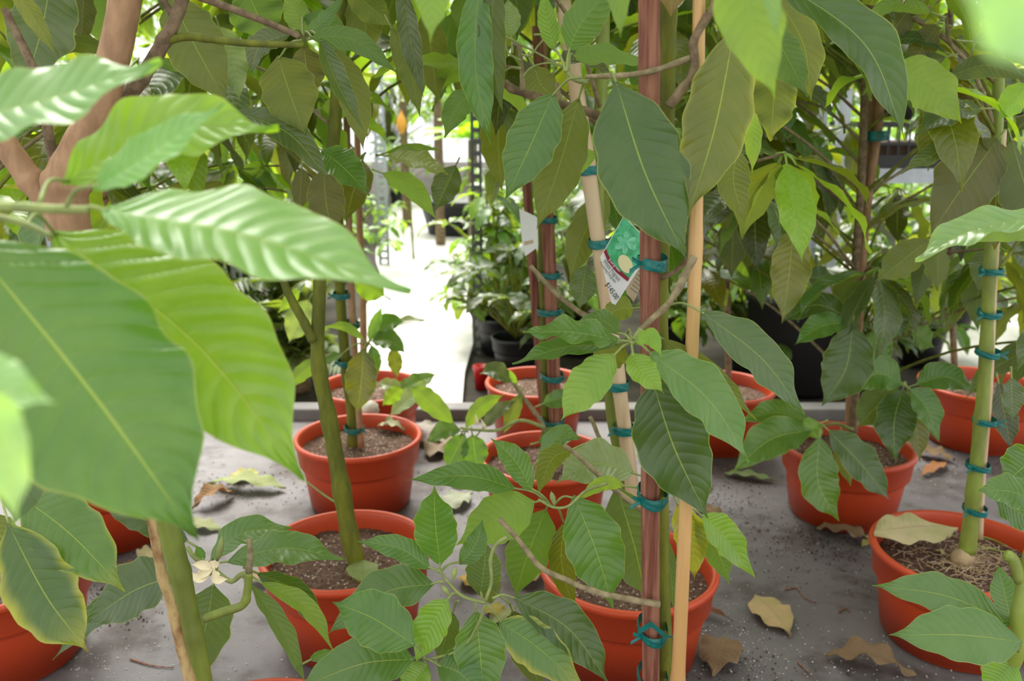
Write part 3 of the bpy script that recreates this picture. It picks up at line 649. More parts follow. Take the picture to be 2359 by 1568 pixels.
A(532, 254, 762, 420, 70, 1.05, 0, (665, 308), 30, 'blue', 't'); A(738, 88, 838, 302, 46, 1.0, -.02, (776, 190), 30, 'blue', 't', stem=wt, fold=.5)
A(770, 110, 838, 348, 74, 1.05, 0, (815, 220), 0, 'olive', 'u', stem=wt); A(712, 86, 920, 172, 52, 1.0, 0, (815, 92), -10, 'mid', 'u', stem=wt)
A(925, -40, 976, 228, 50, 1.05, 0, (945, 90), 0, 'blue', 't', fold=.4, wav=.25); A(900, 60, 967, 268, 60, 1.08, 0, (945, 160), 0, 'olive', 'u', wav=.25)
A(740, 345, 852, 450, 78, 1.2, 0, (790, 385), 30, 'mid', 't'); A(745, 385, 768, 548, 88, 1.3, 0, (752, 470), 0, 'brown', 'u', fold=.04)
A(695, 385, 690, 490, 46, 1.35, 0, None, 0, 'brown', 'u'); A(880, 398, 1006, 506, 50, 1.4, 0, (950, 432), 0, 'lime', 'u')
A(888, 358, 1032, 402, 56, 1.5, 0, (960, 372), 50, 'pale', 't', age=.35); A(888, 352, 1020, 346, 20, 1.52, 0, (950, 338), 10, 'fresh', 'u')
A(1050, 380, 1002, 486, 66, 1.6, 0, None, 0, 'blue', 't'); A(695, 40, 800, 150, 60, 1.1, 0, (760, 60), 0, 'mid', 'u', stem=wt)
A(700, 80, 660, -30, 60, 1.1, 0, None, 0, 'fresh', 'u', stem=wt); A(705, 75, 800, -20, 34, 1.05, 0, (745, 50), 0, 'mid', 't', stem=wt)
A(560, -40, 620, 90, 130, 1.2, 0, None, 0, 'mid', 'u'); A(800, -30, 905, 60, 70, 1.2, 0, None, 0, 'olive', 'u'); A(830, -40, 850, 130, 90, 1.3, 0, None, 0, 'olive', 'u')
A(980, 20, 1010, 240, 80, 1.4, 0, None, 0, 'olive', 'u'); A(1040, 30, 1010, 215, 90, 1.5, 0, None, 0, 'mid', 'u'); A(640, 240, 690, 320, 60, 1.35, 0, None, 0, 'lime', 'u')
A(740, 250, 860, 225, 60, 1.4, 0, None, 0, 'lime', 'u')
crown(t, trunkfn(tr + up), 1.3, 2.0, .42, 14, CF, seed=6, minz=.9)  # out-of-view upper crown, put in for the shade it casts
# --- near tree beyond the left edge: the big glossy leaves
t = Tree(); t.c = Vector((-.62, .22, 0)); t.count = 0; t.anchor = None; t.D = .3; t.h = POT_H
t.root = empty('potted_tree', t.c); tag(t.root, 'tree reaching in from the left edge with very large glossy leaves', 'potted tree', 'potted trees')
link(bpy.data.objects.new('pot', pot_mesh(.15).mesh('pot', M['pot'])), t.root); link(bpy.data.objects.new('soil', soil_mesh(.15).mesh('soil', M['soil'])), t.root)
trn = [t.c + Vector((0, 0, .2)), t.c + Vector((.01, .01, .7)), t.c + Vector((.0, 0, 1.3)), t.c + Vector((-.02, .02, 1.9))]
part_tube(t, 'trunk', trn, .016, .010, 'bark_green', 12, 8, .06)
zN = .44
tw = [t.c + Vector((.01, .01, .86)), P(-330, 480, zN), P(-80, 474, zN), P(60, 478, zN), P(150, 482, zN), P(205, 482, zN)]
part_tube(t, 'branch', tw, .0035, .0018, 'twig', 10, 8, .05, (.6, .8), label='pale green twig carrying the big leaves')
part_tube(t, 'branch', [t.c + Vector((.01, .01, .80)), P(-300, 520, .46), P(-60, 500, .46), P(40, 510, .46), P(120, 545, .46)], .003, .0016, 'twig', 8, 8, .05)
part_tube(t, 'branch', [t.c + Vector((.01, .01, 1.0)), P(-500, 300, .42), P(-200, 300, .42)], .003, .0018, 'twig', 8, 8, .05)
part_tube(t, 'branch', [t.c + Vector((.01, .01, .75)), P(-500, 850, .28), P(-250, 870, .28)], .003, .0015, 'twig', 8, 8, .05)
A = lambda *a, **k: L(t, *a, **k)
A(-190, 300, 374, 143, 200, .42, .01, (110, 228), 36, 'mint', 't', fold=.1, quilt=.022)
A(214, 436, 518, 238, 132, .42, 0, (350, 352), 38, 'mint', 't', stem=(150, 480, zN), fold=.12, wav=.06, quilt=.038)
A(142, 424, 642, 294, 176, .48, .02, (380, 300), 20, 'fresh', 't', stem=(90, 470, zN), fold=.2, wav=.16, quilt=.038)
A(232, 483, 948, 672, 205, .44, 0, (575, 545), 58, 'mint', 't', stem=(190, 482, zN), fold=.12, wav=.05, quilt=.038)
A(118, 532, 702, 1108, 300, .51, -.01, (452, 792), 28, 'fresh', 't', stem=(60, 520, .46), fold=.06, wav=.05, quilt=.038)
A(-85, 540, 458, 1245, 400, .45, -.01, (212, 905), 26, 'mid', 't', fold=.06, wav=.05, quilt=.038)
A(-330, 880, 130, 928, 170, .26, 0, (-80, 885), 30, 'glow', 't', fold=.1)
A(-110, 860, 42, 1212, 150, .25, 0, (-5, 1010), 0, 'glow', 't', fold=.1)
crown(t, trunkfn(trn), 1.25, 1.9, .3, 6, CF, seed=16, minz=.5)  # leaves added above the view to cast shade
# --- trees behind the middle
t = mktree(1258, 1045, 'tree with two brown stakes and five tape ties, behind the low leaf whorl', D=.30)
Y9 = t.c.y
tr = [V(1258, 1040, Y9), V(1256, 850, Y9), V(1250, 600, Y9), V(1245, 300, Y9), V(1240, -60, Y9)]
part_tube(t, 'trunk', tr, .0095, .008, 'bark_green', 10, 6, .06, (.3, .5))
part_tube(t, 'wooden_stake', [V(1282, 1050, Y9 - .02), V(1270, 700, Y9 - .02), V(1258, 440, Y9 - .02), V(1240, 60, Y9 - .02)], .0145, .0135, 'stake', 10, 10, .06)
part_tube(t, 'wooden_stake', [V(1262, 1040, Y9 + .04), V(1238, 760, Y9 + .04), V(1215, 440, Y9 + .04), V(1190, 100, Y9 + .04)], .011, .010, 'stake', 10, 10, .06)
for x, y in ((1258, 505), (1262, 632), (1264, 716), (1272, 866), (1274, 968)): tie(t, x, y, Y9 - .01, 26, 14)
part_tube(t, 'branch', px([(1258, 1000), (1240, 960), (1205, 915), (1182, 880)], Y9 - .06), .006, .004, 'bark_grey', 8, 6, .2, (.4,))
part_tube(t, 'branch', px([(1256, 985), (1200, 968), (1150, 990), (1100, 990), (1060, 985)], Y9 - .12), .004, .003, 'twig', 8, 6, .1)
wq = (1085, 990, 1.85)
for a in ((1045, 975, 944, 888, 50, (982, 918), 0, 'fresh', 'u'), (1072, 985, 1162, 908, 38, (1110, 935), 0, 'fresh', 'u'), (1070, 998, 1028, 1082, 54, None, 0, 'mid', 't'),
          (1088, 1000, 1100, 1086, 62, None, 0, 'mid', 't'), (1110, 988, 1190, 922, 30, (1150, 945), 30, 'blue', 't'), (1060, 992, 985, 1022, 40, (1020, 992), 30, 'mid', 't'),
          (1200, 905, 1160, 1000, 34, None, 0, 'olive', 'u'), (1180, 880, 1105, 860, 40, (1140, 855), 40, 'blue', 't'), (1190, 885, 1172, 850, 14, None, 0, 'lime', 't'),
          (1240, 1018, 1330, 1000, 46, None, 40, 'mid', 't'), (1250, 930, 1330, 905, 40, None, 20, 'mid', 't')):
    L(t, a[0], a[1], a[2], a[3], a[4], 1.85, 0, a[5], a[6], a[7], a[8])
for b in ((1118, 985, 1108, 965), (1100, 975, 1096, 955)): part_tube(t, 'bud', px([b[:2], b[2:]], Y9 - .14), .005, .001, 'petal', 6, 3)
crown(t, trunkfn(tr), .75, 1.8, .36, 26, CF, avoid=WIN + [(1150, 470, 1700, 1200)], ymax=480, seed=9)
t = mktree(1236, 876, 'tree in the rearmost middle pot, directly behind the brown-staked tree', D=.29)
tr = [V(1256, 880, t.c.y), V(1258, 600, t.c.y), V(1262, 200, t.c.y), V(1262, -60, t.c.y)]
part_tube(t, 'trunk', tr, .009, .007, 'bark_green', 10, 6, .06)
crown(t, trunkfn(tr), .75, 1.7, .34, 20, CF, avoid=WIN, ymax=480, seed=10)
t = mktree(1660, 886, 'tree with thin dark trunk in the rear pot half hidden by hanging leaves', D=.30)
tr = [V(1678, 900, t.c.y), V(1676, 700, t.c.y), V(1668, 500, t.c.y), V(1665, 200, t.c.y), V(1665, -60, t.c.y)]
part_tube(t, 'trunk', tr, .009, .007, 'bark_dark', 10, 6, .1); tie(t, 1670, 565, t.c.y, 16, 14)
L(t, 1730, 500, 1722, 625, 66, 2.0, 0, None, 0, 'dark', 'u'); L(t, 1690, 490, 1685, 640, 70, 1.9, 0, None, 0, 'dark', 'u')
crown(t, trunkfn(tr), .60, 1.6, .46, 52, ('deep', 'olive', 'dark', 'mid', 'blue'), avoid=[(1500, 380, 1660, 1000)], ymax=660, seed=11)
t = mktree(1953, 1020, 'bushy tree with broad drooping matte leaves, tied to two tan canes', D=.30)
Y13 = t.c.y
tr = [V(1965, 1000, Y13), V(1970, 850, Y13), V(1965, 700, Y13), V(1985, 400, Y13), V(2000, -60, Y13)]
part_tube(t, 'trunk', tr, .010, .008, 'bark_dark', 10, 6, .1)
part_tube(t, 'bamboo_cane', [V(1955, 1010, Y13 + .04), V(1968, 720, Y13 + .04), V(2002, 320, Y13 + .04), V(2012, 200, Y13 + .04)], .010, .009, 'bark_tan', 10, 6, .03)
part_tube(t, 'bamboo_cane', [V(1965, 1010, Y13 + .02), V(1990, 560, Y13 + .02), V(2022, 300, Y13 + .02), V(2030, 210, Y13 + .02)], .009, .009, 'bark_tan', 10, 6, .03)
tie(t, 2017, 312, Y13 + .02, 28, 22)
part_tube(t, 'branch', px([(1965, 990), (1925, 975), (1885, 985)], Y13 - .1), .004, .003, 'twig', 8, 5)
wp = (1885, 985, 1.8)
for a in ((1870, 990, 1688, 1088, 80, (1775, 1012), 30, 'mid', 't', 1.75), (1888, 1005, 1932, 1200, 92, (1885, 1110), 0, 'mid', 't', 1.7), (1908, 990, 2052, 1155, 84, (1985, 1070), 20, 'deep', 't', 1.75),
          (1868, 975, 1702, 970, 56, (1790, 950), 30, 'mid', 't', 1.85), (1890, 975, 1850, 1000, 50, None, 20, 'fresh', 't', 1.75), (1940, 1000, 1960, 1120, 50, None, 0, 'olive', 'u', 1.85),
          (1965, 745, 1893, 935, 108, (1948, 850), 15, 'deep', 't', 1.7), (1962, 735, 1800, 742, 64, (1880, 702), 30, 'deep', 't', 1.75), (1955, 742, 1830, 795, 54, (1890, 752), 30, 'mid', 't', 1.72),
          (2078, 885, 1962, 902, 84, (2020, 860), 20, 'mid', 't', 1.75), (2095, 895, 2162, 1018, 70, (2135, 940), 15, 'mid', 't', 1.72), (2080, 895, 2062, 1060, 100, (2060, 970), 0, 'deep', 't', 1.78),
          (2090, 895, 2120, 1065, 60, (2110, 980), 0, 'olive', 't', 1.8), (2070, 890, 1975, 985, 80, (2015, 940), 0, 'deep', 'u', 1.8), (2110, 885, 2255, 905, 64, (2180, 868), 30, 'mid', 't', 1.78),
          (1828, 522, 1802, 745, 92, (1818, 630), 0, 'olive', 't', 1.5), (2140, 552, 2018, 648, 76, None, 0, 'olive', 'u', 1.6), (2150, 550, 2108, 705, 56, None, 0, 'dark', 'u', 1.65),
          (2160, 555, 2160, 670, 60, None, 0, 'olive', 'u', 1.6), (2050, 700, 2075, 780, 60, None, 0, 'deep', 't', 1.8), (2100, 760, 2150, 800, 60, None, 20, 'mid', 't', 1.85),
          (2010, 760, 2035, 850, 70, None, 10, 'mid', 't', 1.85), (1860, 640, 1925, 640, 56, None, 20, 'deep', 't', 1.8)):
    L(t, a[0], a[1], a[2], a[3], a[4], a[9], 0, a[5], a[6], a[7], a[8])
part_tube(t, 'branch', px([(1975, 800), (2030, 850), (2085, 888)], Y13 - .06), .004, .003, 'twig', 8, 5)
part_tube(t, 'branch', px([(1965, 735), (2010, 660), (2050, 700)], Y13 - .06), .004, .003, 'bark_tan', 8, 5)
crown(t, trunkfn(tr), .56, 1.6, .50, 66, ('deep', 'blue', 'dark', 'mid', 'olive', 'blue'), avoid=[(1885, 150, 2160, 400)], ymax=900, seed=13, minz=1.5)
# --- right: bright green trunk in the near pot
t = mktree(2222, 1262, 'tree with bright green ringed trunk, a large dry leaf lying in its pot', D=.31)
T14 = t; Y14 = t.c.y
tr = [V(2228, 1270, Y14), V(2236, 1200, Y14), V(2248, 1080, Y14), V(2262, 940, Y14), V(2272, 800, Y14), V(2280, 620, Y14), V(2290, 480, Y14), V(2300, 200, Y14), V(2300, -60, Y14)]
part_tube(t, 'trunk', tr, .016, .010, 'bark_bright', 14, 6, .05, (.2, .35, .5, .62), rlist=[.0150, .0128, .0112, .0104, .0098, .0094, .009, .0085, .008])
part_tube(t, 'bamboo_cane', [V(2256, 1240, Y14 + .01), V(2262, 1100, Y14 + .01), V(2278, 900, Y14), V(2290, 620, Y14), V(2300, 480, Y14), V(2310, 300, Y14)], .0062, .0058, 'bamboo_pale', 10, 6, .03)
for x, y in ((2284, 624), (2280, 722), (2275, 812), (2268, 968), (2253, 1072), (2246, 1172)): tie(t, x, y, Y14 + .002, 24, 14)
L(t, 2300, 318, 2140, 545, 150, 1.25, 0, (2225, 420), 0, 'brown', 'u', fold=.04); L(t, 2305, 330, 2290, 575, 160, 1.28, 0, (2295, 450), 0, 'brown', 'u', fold=.04)
L(t, 2330, 320, 2400, 560, 120, 1.25, 0, None, 0, 'dark', 'u'); L(t, 2262, 250, 2108, 312, 66, 1.2, 0, (2190, 260), 40, 'blue', 't')
L(t, 2245, 310, 2075, 400, 46, 1.2, 0, (2160, 350), 40, 'blue', 't')
L(t, 2052, 150, 2214, 284, 118, 1.15, 0, (2145, 200), 0, 'lime', 'u', age=.3, fold=.05)
L(t, 2330, 868, 2332, 968, 58, 1.3, 0, None, 10, 'blue', 't'); L(t, 2300, 880, 2330, 1040, 60, 1.5, 0, None, 0, 'dark', 't')
L(t, 2150, 30, 1975, 60, 34, 1.2, 0, (2060, 8), -30, 'fresh', 'u'); L(t, 2095, 20, 2030, 108, 76, 1.3, 0, None, 0, 'brown', 'u'); L(t, 2160, 55, 2095, 155, 66, 1.3, 0, None, 0, 'brown', 'u')
L(t, 2235, 95, 2420, 190, 66, 1.15, 0, (2320, 110), 40, 'blue', 't'); L(t, 2185, 175, 2380, 185, 56, 1.2, 0, (2280, 150), 0, 'dark', 'u')
part_tube(t, 'branch', px([(2295, 300), (2240, 160), (2190, 100), (2180, 30)], Y14), .004, .003, 'bark_grey', 8, 6, .1)
L(t, 2370, 190, 2300, 275, 64, 1.2, 0, None, 0, 'lime', 'u'); L(t, 2180, 120, 2020, 112, 40, 1.3, 0, (2100, 88), 30, 'blue', 't'); L(t, 2180, 130, 2050, 170, 50, 1.3, 0, None, 0, 'dark', 'u')
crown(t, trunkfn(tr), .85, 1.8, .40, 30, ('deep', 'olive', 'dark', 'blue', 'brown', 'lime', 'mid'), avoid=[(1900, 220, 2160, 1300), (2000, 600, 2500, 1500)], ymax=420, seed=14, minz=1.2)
t = mktree(2262, 880, 'tree in the shaded rear pot behind the bright green trunk', D=.33)
tr = [V(2200, 880, t.c.y), V(2190, 600, t.c.y), V(2190, 200, t.c.y), V(2190, -60, t.c.y)]
part_tube(t, 'trunk', tr, .009, .007, 'bark_dark', 10, 6, .1)
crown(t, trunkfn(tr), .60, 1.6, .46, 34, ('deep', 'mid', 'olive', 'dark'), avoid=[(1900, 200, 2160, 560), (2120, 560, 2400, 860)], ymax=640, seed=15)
# --- near trees entering from the right and top
t = Tree(); t.c = Vector((.62, .66, 0)); t.count = 0; t.anchor = None; t.D = .3
t.root = empty('potted_tree', t.c); tag(t.root, 'tree entering at the lower right corner on a smooth yellow-green stem', 'potted tree', 'potted trees')
link(bpy.data.objects.new('pot', pot_mesh(.15).mesh('pot', M['pot'])), t.root); link(bpy.data.objects.new('soil', soil_mesh(.15).mesh('soil', M['soil'])), t.root)
trn = [t.c + Vector((0, 0, .19)), P(2325, 1660, .95), P(2340, 1500, .93), P(2352, 1400, .92), P(2385, 1250, .92), P(2480, 1000, .92), P(2560, 500, .9), P(2600, -100, .9)]
part_tube(t, 'trunk', trn, .0090, .0080, 'bark_bright', 14, 7, .04, (.3, .42))
part_tube(t, 'branch', px([(2352, 1340), (2335, 1290), (2318, 1278)], z=.92), .0065, .006, 'bark_bright', 10, 5, .05)
A = lambda *a, **k: L(t, *a, **k)
A(2334, 1438, 2008, 1348, 84, .93, -.02, (2180, 1372), 35, 'mid', 't', stem=(2345, 1480, .92), fold=.08)
A(2356, 1478, 2046, 1462, 108, .90, -.02, (2215, 1462), 35, 'mid', 't', stem=(2345, 1500, .92), fold=.08, wav=.06)
A(2330, 1430, 2298, 1300, 70, .97, .02, None, 0, 'mid', 't', stem=(2345, 1470, .92)); A(2335, 1520, 2270, 1600, 80, .93, 0, None, 20, 'fresh', 't')
A(2420, 1168, 2248, 1130, 74, .95, 0, (2330, 1132), 30, 'mid', 't', fold=.1); A(2290, 1142, 2400, 1215, 84, .98, 0, None, 20, 'mid', 't')
A(2400, 1040, 2305, 1120, 110, 1.0, 0, None, 10, 'mid', 't'); A(2300, 1600, 2262, 1510, 44, .97, 0, None, 0, 'yel', 't')
A(2440, 490, 2108, 602, 66, .80, -.02, (2240, 530), 45, 'mint', 't', fold=.3, wav=.2)
A(2430, 545, 2180, 560, 50, .84, 0, (2300, 530), 20, 'fresh', 'u')
crown(t, trunkfn(trn), 1.3, 1.9, .3, 6, CF, seed=18, minz=.5)  # unseen top leaves, added for their shade
t = Tree(); t.c = Vector((.52, .16, 0)); t.count = 0; t.anchor = None; t.D = .3
t.root = empty('potted_tree', t.c); tag(t.root, 'tree hanging blurred bright leaves into the top edge and top right corner', 'potted tree', 'potted trees')
link(bpy.data.objects.new('pot', pot_mesh(.15).mesh('pot', M['pot'])), t.root); link(bpy.data.objects.new('soil', soil_mesh(.15).mesh('soil', M['soil'])), t.root)
trn = [t.c + Vector((0, 0, .19)), t.c + Vector((.01, 0, .8)), t.c + Vector((0, .01, 1.4)), t.c + Vector((.0, .0, 1.8))]
part_tube(t, 'trunk', trn, .014, .009, 'bark_green', 12, 8, .05)
b1 = P(1700, -330, .52); b2 = P(1010, -300, .55); b3 = P(2620, -120, .14)
part_tube(t, 'branch', [trn[2], (trn[2] + b1) / 2 + Vector((0, 0, .05)), b1], .005, .003, 'bark_green', 8, 8, .1)
part_tube(t, 'branch', [b1, (b1 + b2) / 2 + Vector((0, 0, .02)), b2], .003, .0022, 'bark_green', 8, 8, .1)
part_tube(t, 'branch', [trn[2] - Vector((0, 0, .3)), (trn[2] + b3) / 2, b3], .004, .002, 'bark_green', 8, 8, .1)
A = lambda *a, **k: L(t, *a, **k)
A(1700, -170, 1785, 228, 158, .50, 0, (1728, 30), 0, 'fresh', 'u', stem=(1700, -330, .52), fold=.05)
A(1750, -150, 1792, 92, 50, .46, 0, None, 0, 'mint', 't', stem=(1700, -330, .52))
A(1004, -170, 992, 98, 90, .52, 0, None, 0, 'fresh', 'u', stem=(1010, -300, .55), fold=.1)
A(1420, -170, 1430, 90, 60, .6, 0, None, 0, 'fresh', 'u'); A(2720, 40, 2170, -60, 330, .135, 0, (2420, 20), 0, 'glow', 't', fold=.05)
A(1770, -60, 2086, 325, 138, .85, -.03, (1990, 100), 15, 'deep', 't', fold=.25, wav=.08)
A(1780, -20, 1868, 232, 100, .95, 0, (1850, 100), 0, 'olive', 'u', age=.3); A(1765, 40, 1862, 222, 90, .92, 0, (1812, 130), 0, 'mid', 'u')
A(1788, 140, 1776, 325, 112, 1.0, 0, None, 0, 'olive', 'u', age=.45, wav=.2)
crown(t, trunkfn(trn), 1.35, 1.8, .3, 6, CF, seed=19, minz=.4)  # crown over the frame, out of view, added as shade
# ------------------------------------------------------------------ ground
def plane(name, x0, x1, y0, y1, z, mat, n=1, th=.02):
    mb = MB(); mb.add([Vector(p) for p in ((x0, y0, z), (x1, y0, z), (x1, y1, z), (x0, y1, z), (x0, y0, z - th), (x1, y0, z - th), (x1, y1, z - th), (x0, y1, z - th))],
                      [(0, 1, 2, 3), (7, 6, 5, 4), (0, 4, 5, 1), (1, 5, 6, 2), (2, 6, 7, 3), (3, 7, 4, 0)])
    return mb.build(name, M[mat], None, False)
def box(mb, c, s):
    x, y, z = s[0] / 2, s[1] / 2, s[2] / 2
    mb.add([Vector((c[0] + i * x, c[1] + j * y, c[2] + k * z)) for i in (-1, 1) for j in (-1, 1) for k in (-1, 1)],
           [(0, 1, 3, 2), (4, 6, 7, 5), (0, 4, 5, 1), (2, 3, 7, 6), (0, 2, 6, 4), (1, 5, 7, 3)])
KY = G(1179, 968, 0).y
tag(plane('floor', -6, 6, -2.5, KY, 0, 'floor'), 'grey stained concrete floor under the potted trees', None, None, 'structure')
tag(plane('ground', -14, 14, KY + .07, 16, -.012, 'earth'), 'dark earth of the planting beds behind the kerb', None, None, 'structure')
pL0, pR0, pL1, pR1 = -.52, -.16, -1.10, -.42
mb = MB(); ys = [KY + .07 + i * .4 for i in range(18)]
vs = []
for y in ys:
    s = (y - KY) / 7; vs += [Vector((-.52 - .78 * s + .03 * math.sin(y * 3), y, .012)), Vector((-.14 - .28 * s + .02 * math.sin(y * 4), y, .012))]
mb.add(vs, [(2 * i, 2 * i + 1, 2 * i + 3, 2 * i + 2) for i in range(len(ys) - 1)]); o = mb.build('path', M['path'], None, False)
md = o.modifiers.new('thickness', 'SOLIDIFY'); md.thickness = .024; md.offset = -1
tag(o, 'sunlit pale concrete path running away between plant beds', None, None, 'structure')
mb = MB(); vs = []
for i in range(12):
    y = KY + .07 + i * .5; s = (y - KY) / 7; vs += [Vector((1.62 + .1 * s, y, .012)), Vector((2.5 + .5 * s, y, .012))]
mb.add(vs, [(2 * i, 2 * i + 1, 2 * i + 3, 2 * i + 2) for i in range(11)]); o = mb.build('path', M['path'], None, False)
md = o.modifiers.new('thickness', 'SOLIDIFY'); md.thickness = .024; md.offset = -1
tag(o, 'second pale path seen behind the bright green trunk', None, None, 'structure')
mb = MB(); box(mb, (0, KY + .035, .012), (12, .07, .05)); o = mb.build('kerb', M['kerb'], None, False)
bv = o.modifiers.new('bevel', 'BEVEL'); bv.width = .008; bv.segments = 2
tag(o, 'low concrete kerb behind the row of orange pots', None, None, 'structure')
# perlite grains and soil crumbs on the floor
def scatter(name, mat, n, rmin, rmax, seed, spots, label, z0=0.0):
    random.seed(seed); mb = MB()
    for i in range(n):
        s = random.choice(spots); x = random.gauss(s[0], s[2]); y = random.gauss(s[1], s[3])
        if y < 850 or y > 1700: continue
        p = G(x, y, 0); r = random.uniform(rmin, rmax) * random.choice((.6, .8, 1, 1.2)); a = random.random() * 3; hz = r * random.uniform(.5, .9)
        if p.y > KY: continue
        ca, sa = math.cos(a), math.sin(a); k = random.uniform(.6, 1)
        vs = [Vector((p.x + r * (ca * u - sa * v * k), p.y + r * (sa * u + ca * v * k), hz * (1 + w2) * .9)) for u, v, w2 in ((1, 0, 0), (0, 1, .1), (-1, 0, 0), (0, -1, -.1), (0, 0, 1), (.2, .1, -1))]
        mb.add(vs, [(0, 1, 4), (1, 2, 4), (2, 3, 4), (3, 0, 4), (1, 0, 5), (2, 1, 5), (3, 2, 5), (0, 3, 5)])
    tag(mb.build(name, M[mat], None, False), label, 'debris', None, 'stuff')
SP = [(1650, 1480, 130, 60), (1900, 1400, 250, 130), (1700, 1180, 120, 100), (250, 1420, 120, 70), (330, 1530, 120, 40), (560, 1150, 90, 40), (600, 1400, 120, 100), (2150, 1080, 160, 40), (2000, 1530, 200, 40), (1050, 1130, 50, 120), (1700, 1500, 60, 50)]
scatter('perlite_grains', 'perlite', 1500, .0009, .0020, 3, SP, 'white perlite grains strewn over the grey floor')
SP2 = [(240, 1400, 90, 30), (560, 1120, 110, 25), (1640, 1520, 110, 50), (1880, 1270, 90, 40), (2150, 1060, 150, 30), (1700, 1150, 60, 60), (300, 1330, 60, 30), (1640, 1190, 50, 40), (1050, 1080, 50, 60), (1940, 1240, 60, 20)]
scatter('soil_crumbs', 'crumb', 3200, .0008, .0028, 4, SP2, 'dark spilled soil crumbs on the floor between pots')
# fallen leaves on floor and on soil
def dry(bx, by, tx, ty, wd, col, label, z0=.003, sag=.006, curl=.15, age=.3, mat='dead', wav=.2, fold=.25, grp='fallen leaves', lift=0.0, name='fallen_leaf'):
    B = G(bx, by, z0); T = G(tx, ty, z0); mp = (B + T) / 2 + Vector((0, 0, sag)); B.z += lift
    d = T - B; ac = Vector((-d.y, d.x, 0)).normalized(); zd = (mp - EYE).dot(FW); hw = wd / 2 / FPX * zd * 1.25
    mb = MB(); leaf_geo(mb, [B, mp, T], hw, ac, Vector((0, 0, 1)), 20, 4, fold, wav, (col[0], col[1], col[2], age), random.uniform(0, 6), curl)
    zm = min(v.z for v in mb.v); dz = z0 - zm
    for v in mb.v: v.z += dz
    c = mb.v[len(mb.v) // 2].copy(); c.z = z0
    mb.v = [v - c for v in mb.v]
    o = link(bpy.data.objects.new(name, mb.mesh(name, M[mat]))); o.location = c; return tag(o, label, 'leaf', grp)
random.seed(11)
TAN = (.62, .42, .20); CRM = (.70, .58, .36); BRN = (.17, .07, .035); GRN = (.33, .42, .20); RED = (.22, .09, .06)
dry(1738, 1378, 1822, 1468, 74, TAN, 'oval tan dry leaf lying alone on the open grey floor', fold=.1, wav=.12)
dry(1560, 1395, 1690, 1432, 20, RED, 'narrow rolled reddish leaf beside the middle pot', fold=.8)
dry(1900, 1512, 2110, 1560, 60, BRN, 'curled brown leaf by the bottom edge with torn outline', fold=.5, wav=.28, sag=.02)
dry(1672, 1478, 1640, 1562, 80, BRN, 'flat decayed rust-brown leaf among white grains')
dry(1668, 1092, 1790, 1110, 26, GRN, 'slim dull green fallen leaf behind the big hanging leaf', age=.2)
dry(1880, 1222, 2010, 1252, 50, BRN, 'dark brown wilted leaf against the base of the shaded pot', fold=.5)
dry(1985, 1260, 2020, 1236, 16, (.5, .4, .08), 'small yellow leaf fragment next to the dry leaf in the near pot')
dry(660, 1130, 478, 1118, 44, GRN, 'pale grey-green fallen leaf on top of the debris pile', fold=.2, age=0, sag=.02)
dry(540, 1140, 440, 1176, 40, (.26, .10, .04), 'shiny brown curled leaf under the pale leaves', fold=.6, sag=.02)
dry(600, 1092, 520, 1112, 34, (.6, .55, .2), 'yellowish leaf scrap at the back of the debris pile', fold=.4)
dry(510, 1222, 410, 1205, 34, (.40, .46, .28), 'pale green leaf on the floor behind the green trunk', age=0)
dry(372, 1285, 325, 1318, 46, CRM, 'cream dry leaf beside the blotched cane', fold=.5, sag=.02)
dry(270, 1302, 350, 1318, 26, RED, 'dull red flat leaf on the floor behind the cane')
dry(640, 1345, 560, 1330, 36, (.5, .3, .22), 'pinkish brown leaf between the front pots', fold=.4)
dry(960, 990, 1030, 1040, 60, (.36, .30, .30), 'greyish purple dead leaf heap beside the cream-filled pot', fold=.3, wav=.4)
dry(990, 1060, 1040, 1010, 50, (.30, .22, .20), 'crumpled dark leaf next to the greyish dead leaf', fold=.5, wav=.4)
dry(1010, 1180, 1090, 1140, 54, (.50, .56, .50), 'pale silvery leaf on the floor behind the upright leaf', fold=.2, age=0)
dry(1040, 1120, 1110, 1095, 40, (.55, .50, .46), 'whitish dead leaf near the middle row of pots', fold=.3, age=.1)
dry(1065, 1330, 1100, 1362, 34, (.65, .38, .05), 'orange-yellow leaf seen through the low twigs', age=.1)
dry(1190, 1350, 1260, 1320, 44, TAN, 'tan dry leaf at the foot of the middle pot', fold=.3)
dry(1120, 1400, 1160, 1430, 40, (.55, .45, .06), 'yellow leaf lying under the low leaf cluster', age=.1)
dry(1130, 1440, 1190, 1400, 40, GRN, 'grey-green leaf lying under the low leaf cluster', age=0)
dry(1560, 1085, 1640, 1130, 40, BRN, 'brown leaf litter behind the golden cane', fold=.4)
dry(1600, 1170, 1680, 1200, 30, BRN, 'dark leaf scrap on the floor right of the golden cane', fold=.4)
dry(2110, 1045, 2200, 1065, 40, BRN, 'brown leaf on the floor behind the green trunk pot', fold=.4)
dry(2180, 1068, 2120, 1100, 24, (.40, .16, .07), 'small russet leaf before the dark red pot', fold=.3)
dry(2012, 1234, 2206, 1224, 112, CRM, 'large cream dry leaf resting on the rim and soil of the near pot', z0=POT_H + .001, fold=.12, sag=.006, age=.12, wav=.08)
dry(2150, 1270, 2180, 1282, 12, (.75, .65, .3), 'tiny cream petal beside the large dry leaf', z0=POT_H * .84)
dry(835, 1342, 836, 1290, 58, (.42, .50, .18), 'round pale green leaf standing on the soil against the rim', z0=POT_H * .83, mat='leaf', age=.3, fold=.1, wav=.03)
dry(870, 985, 935, 992, 34, (.60, .58, .42), 'cupped cream leaf on the soil of the pot behind the bent trunk', z0=POT_H * .85, fold=.6)
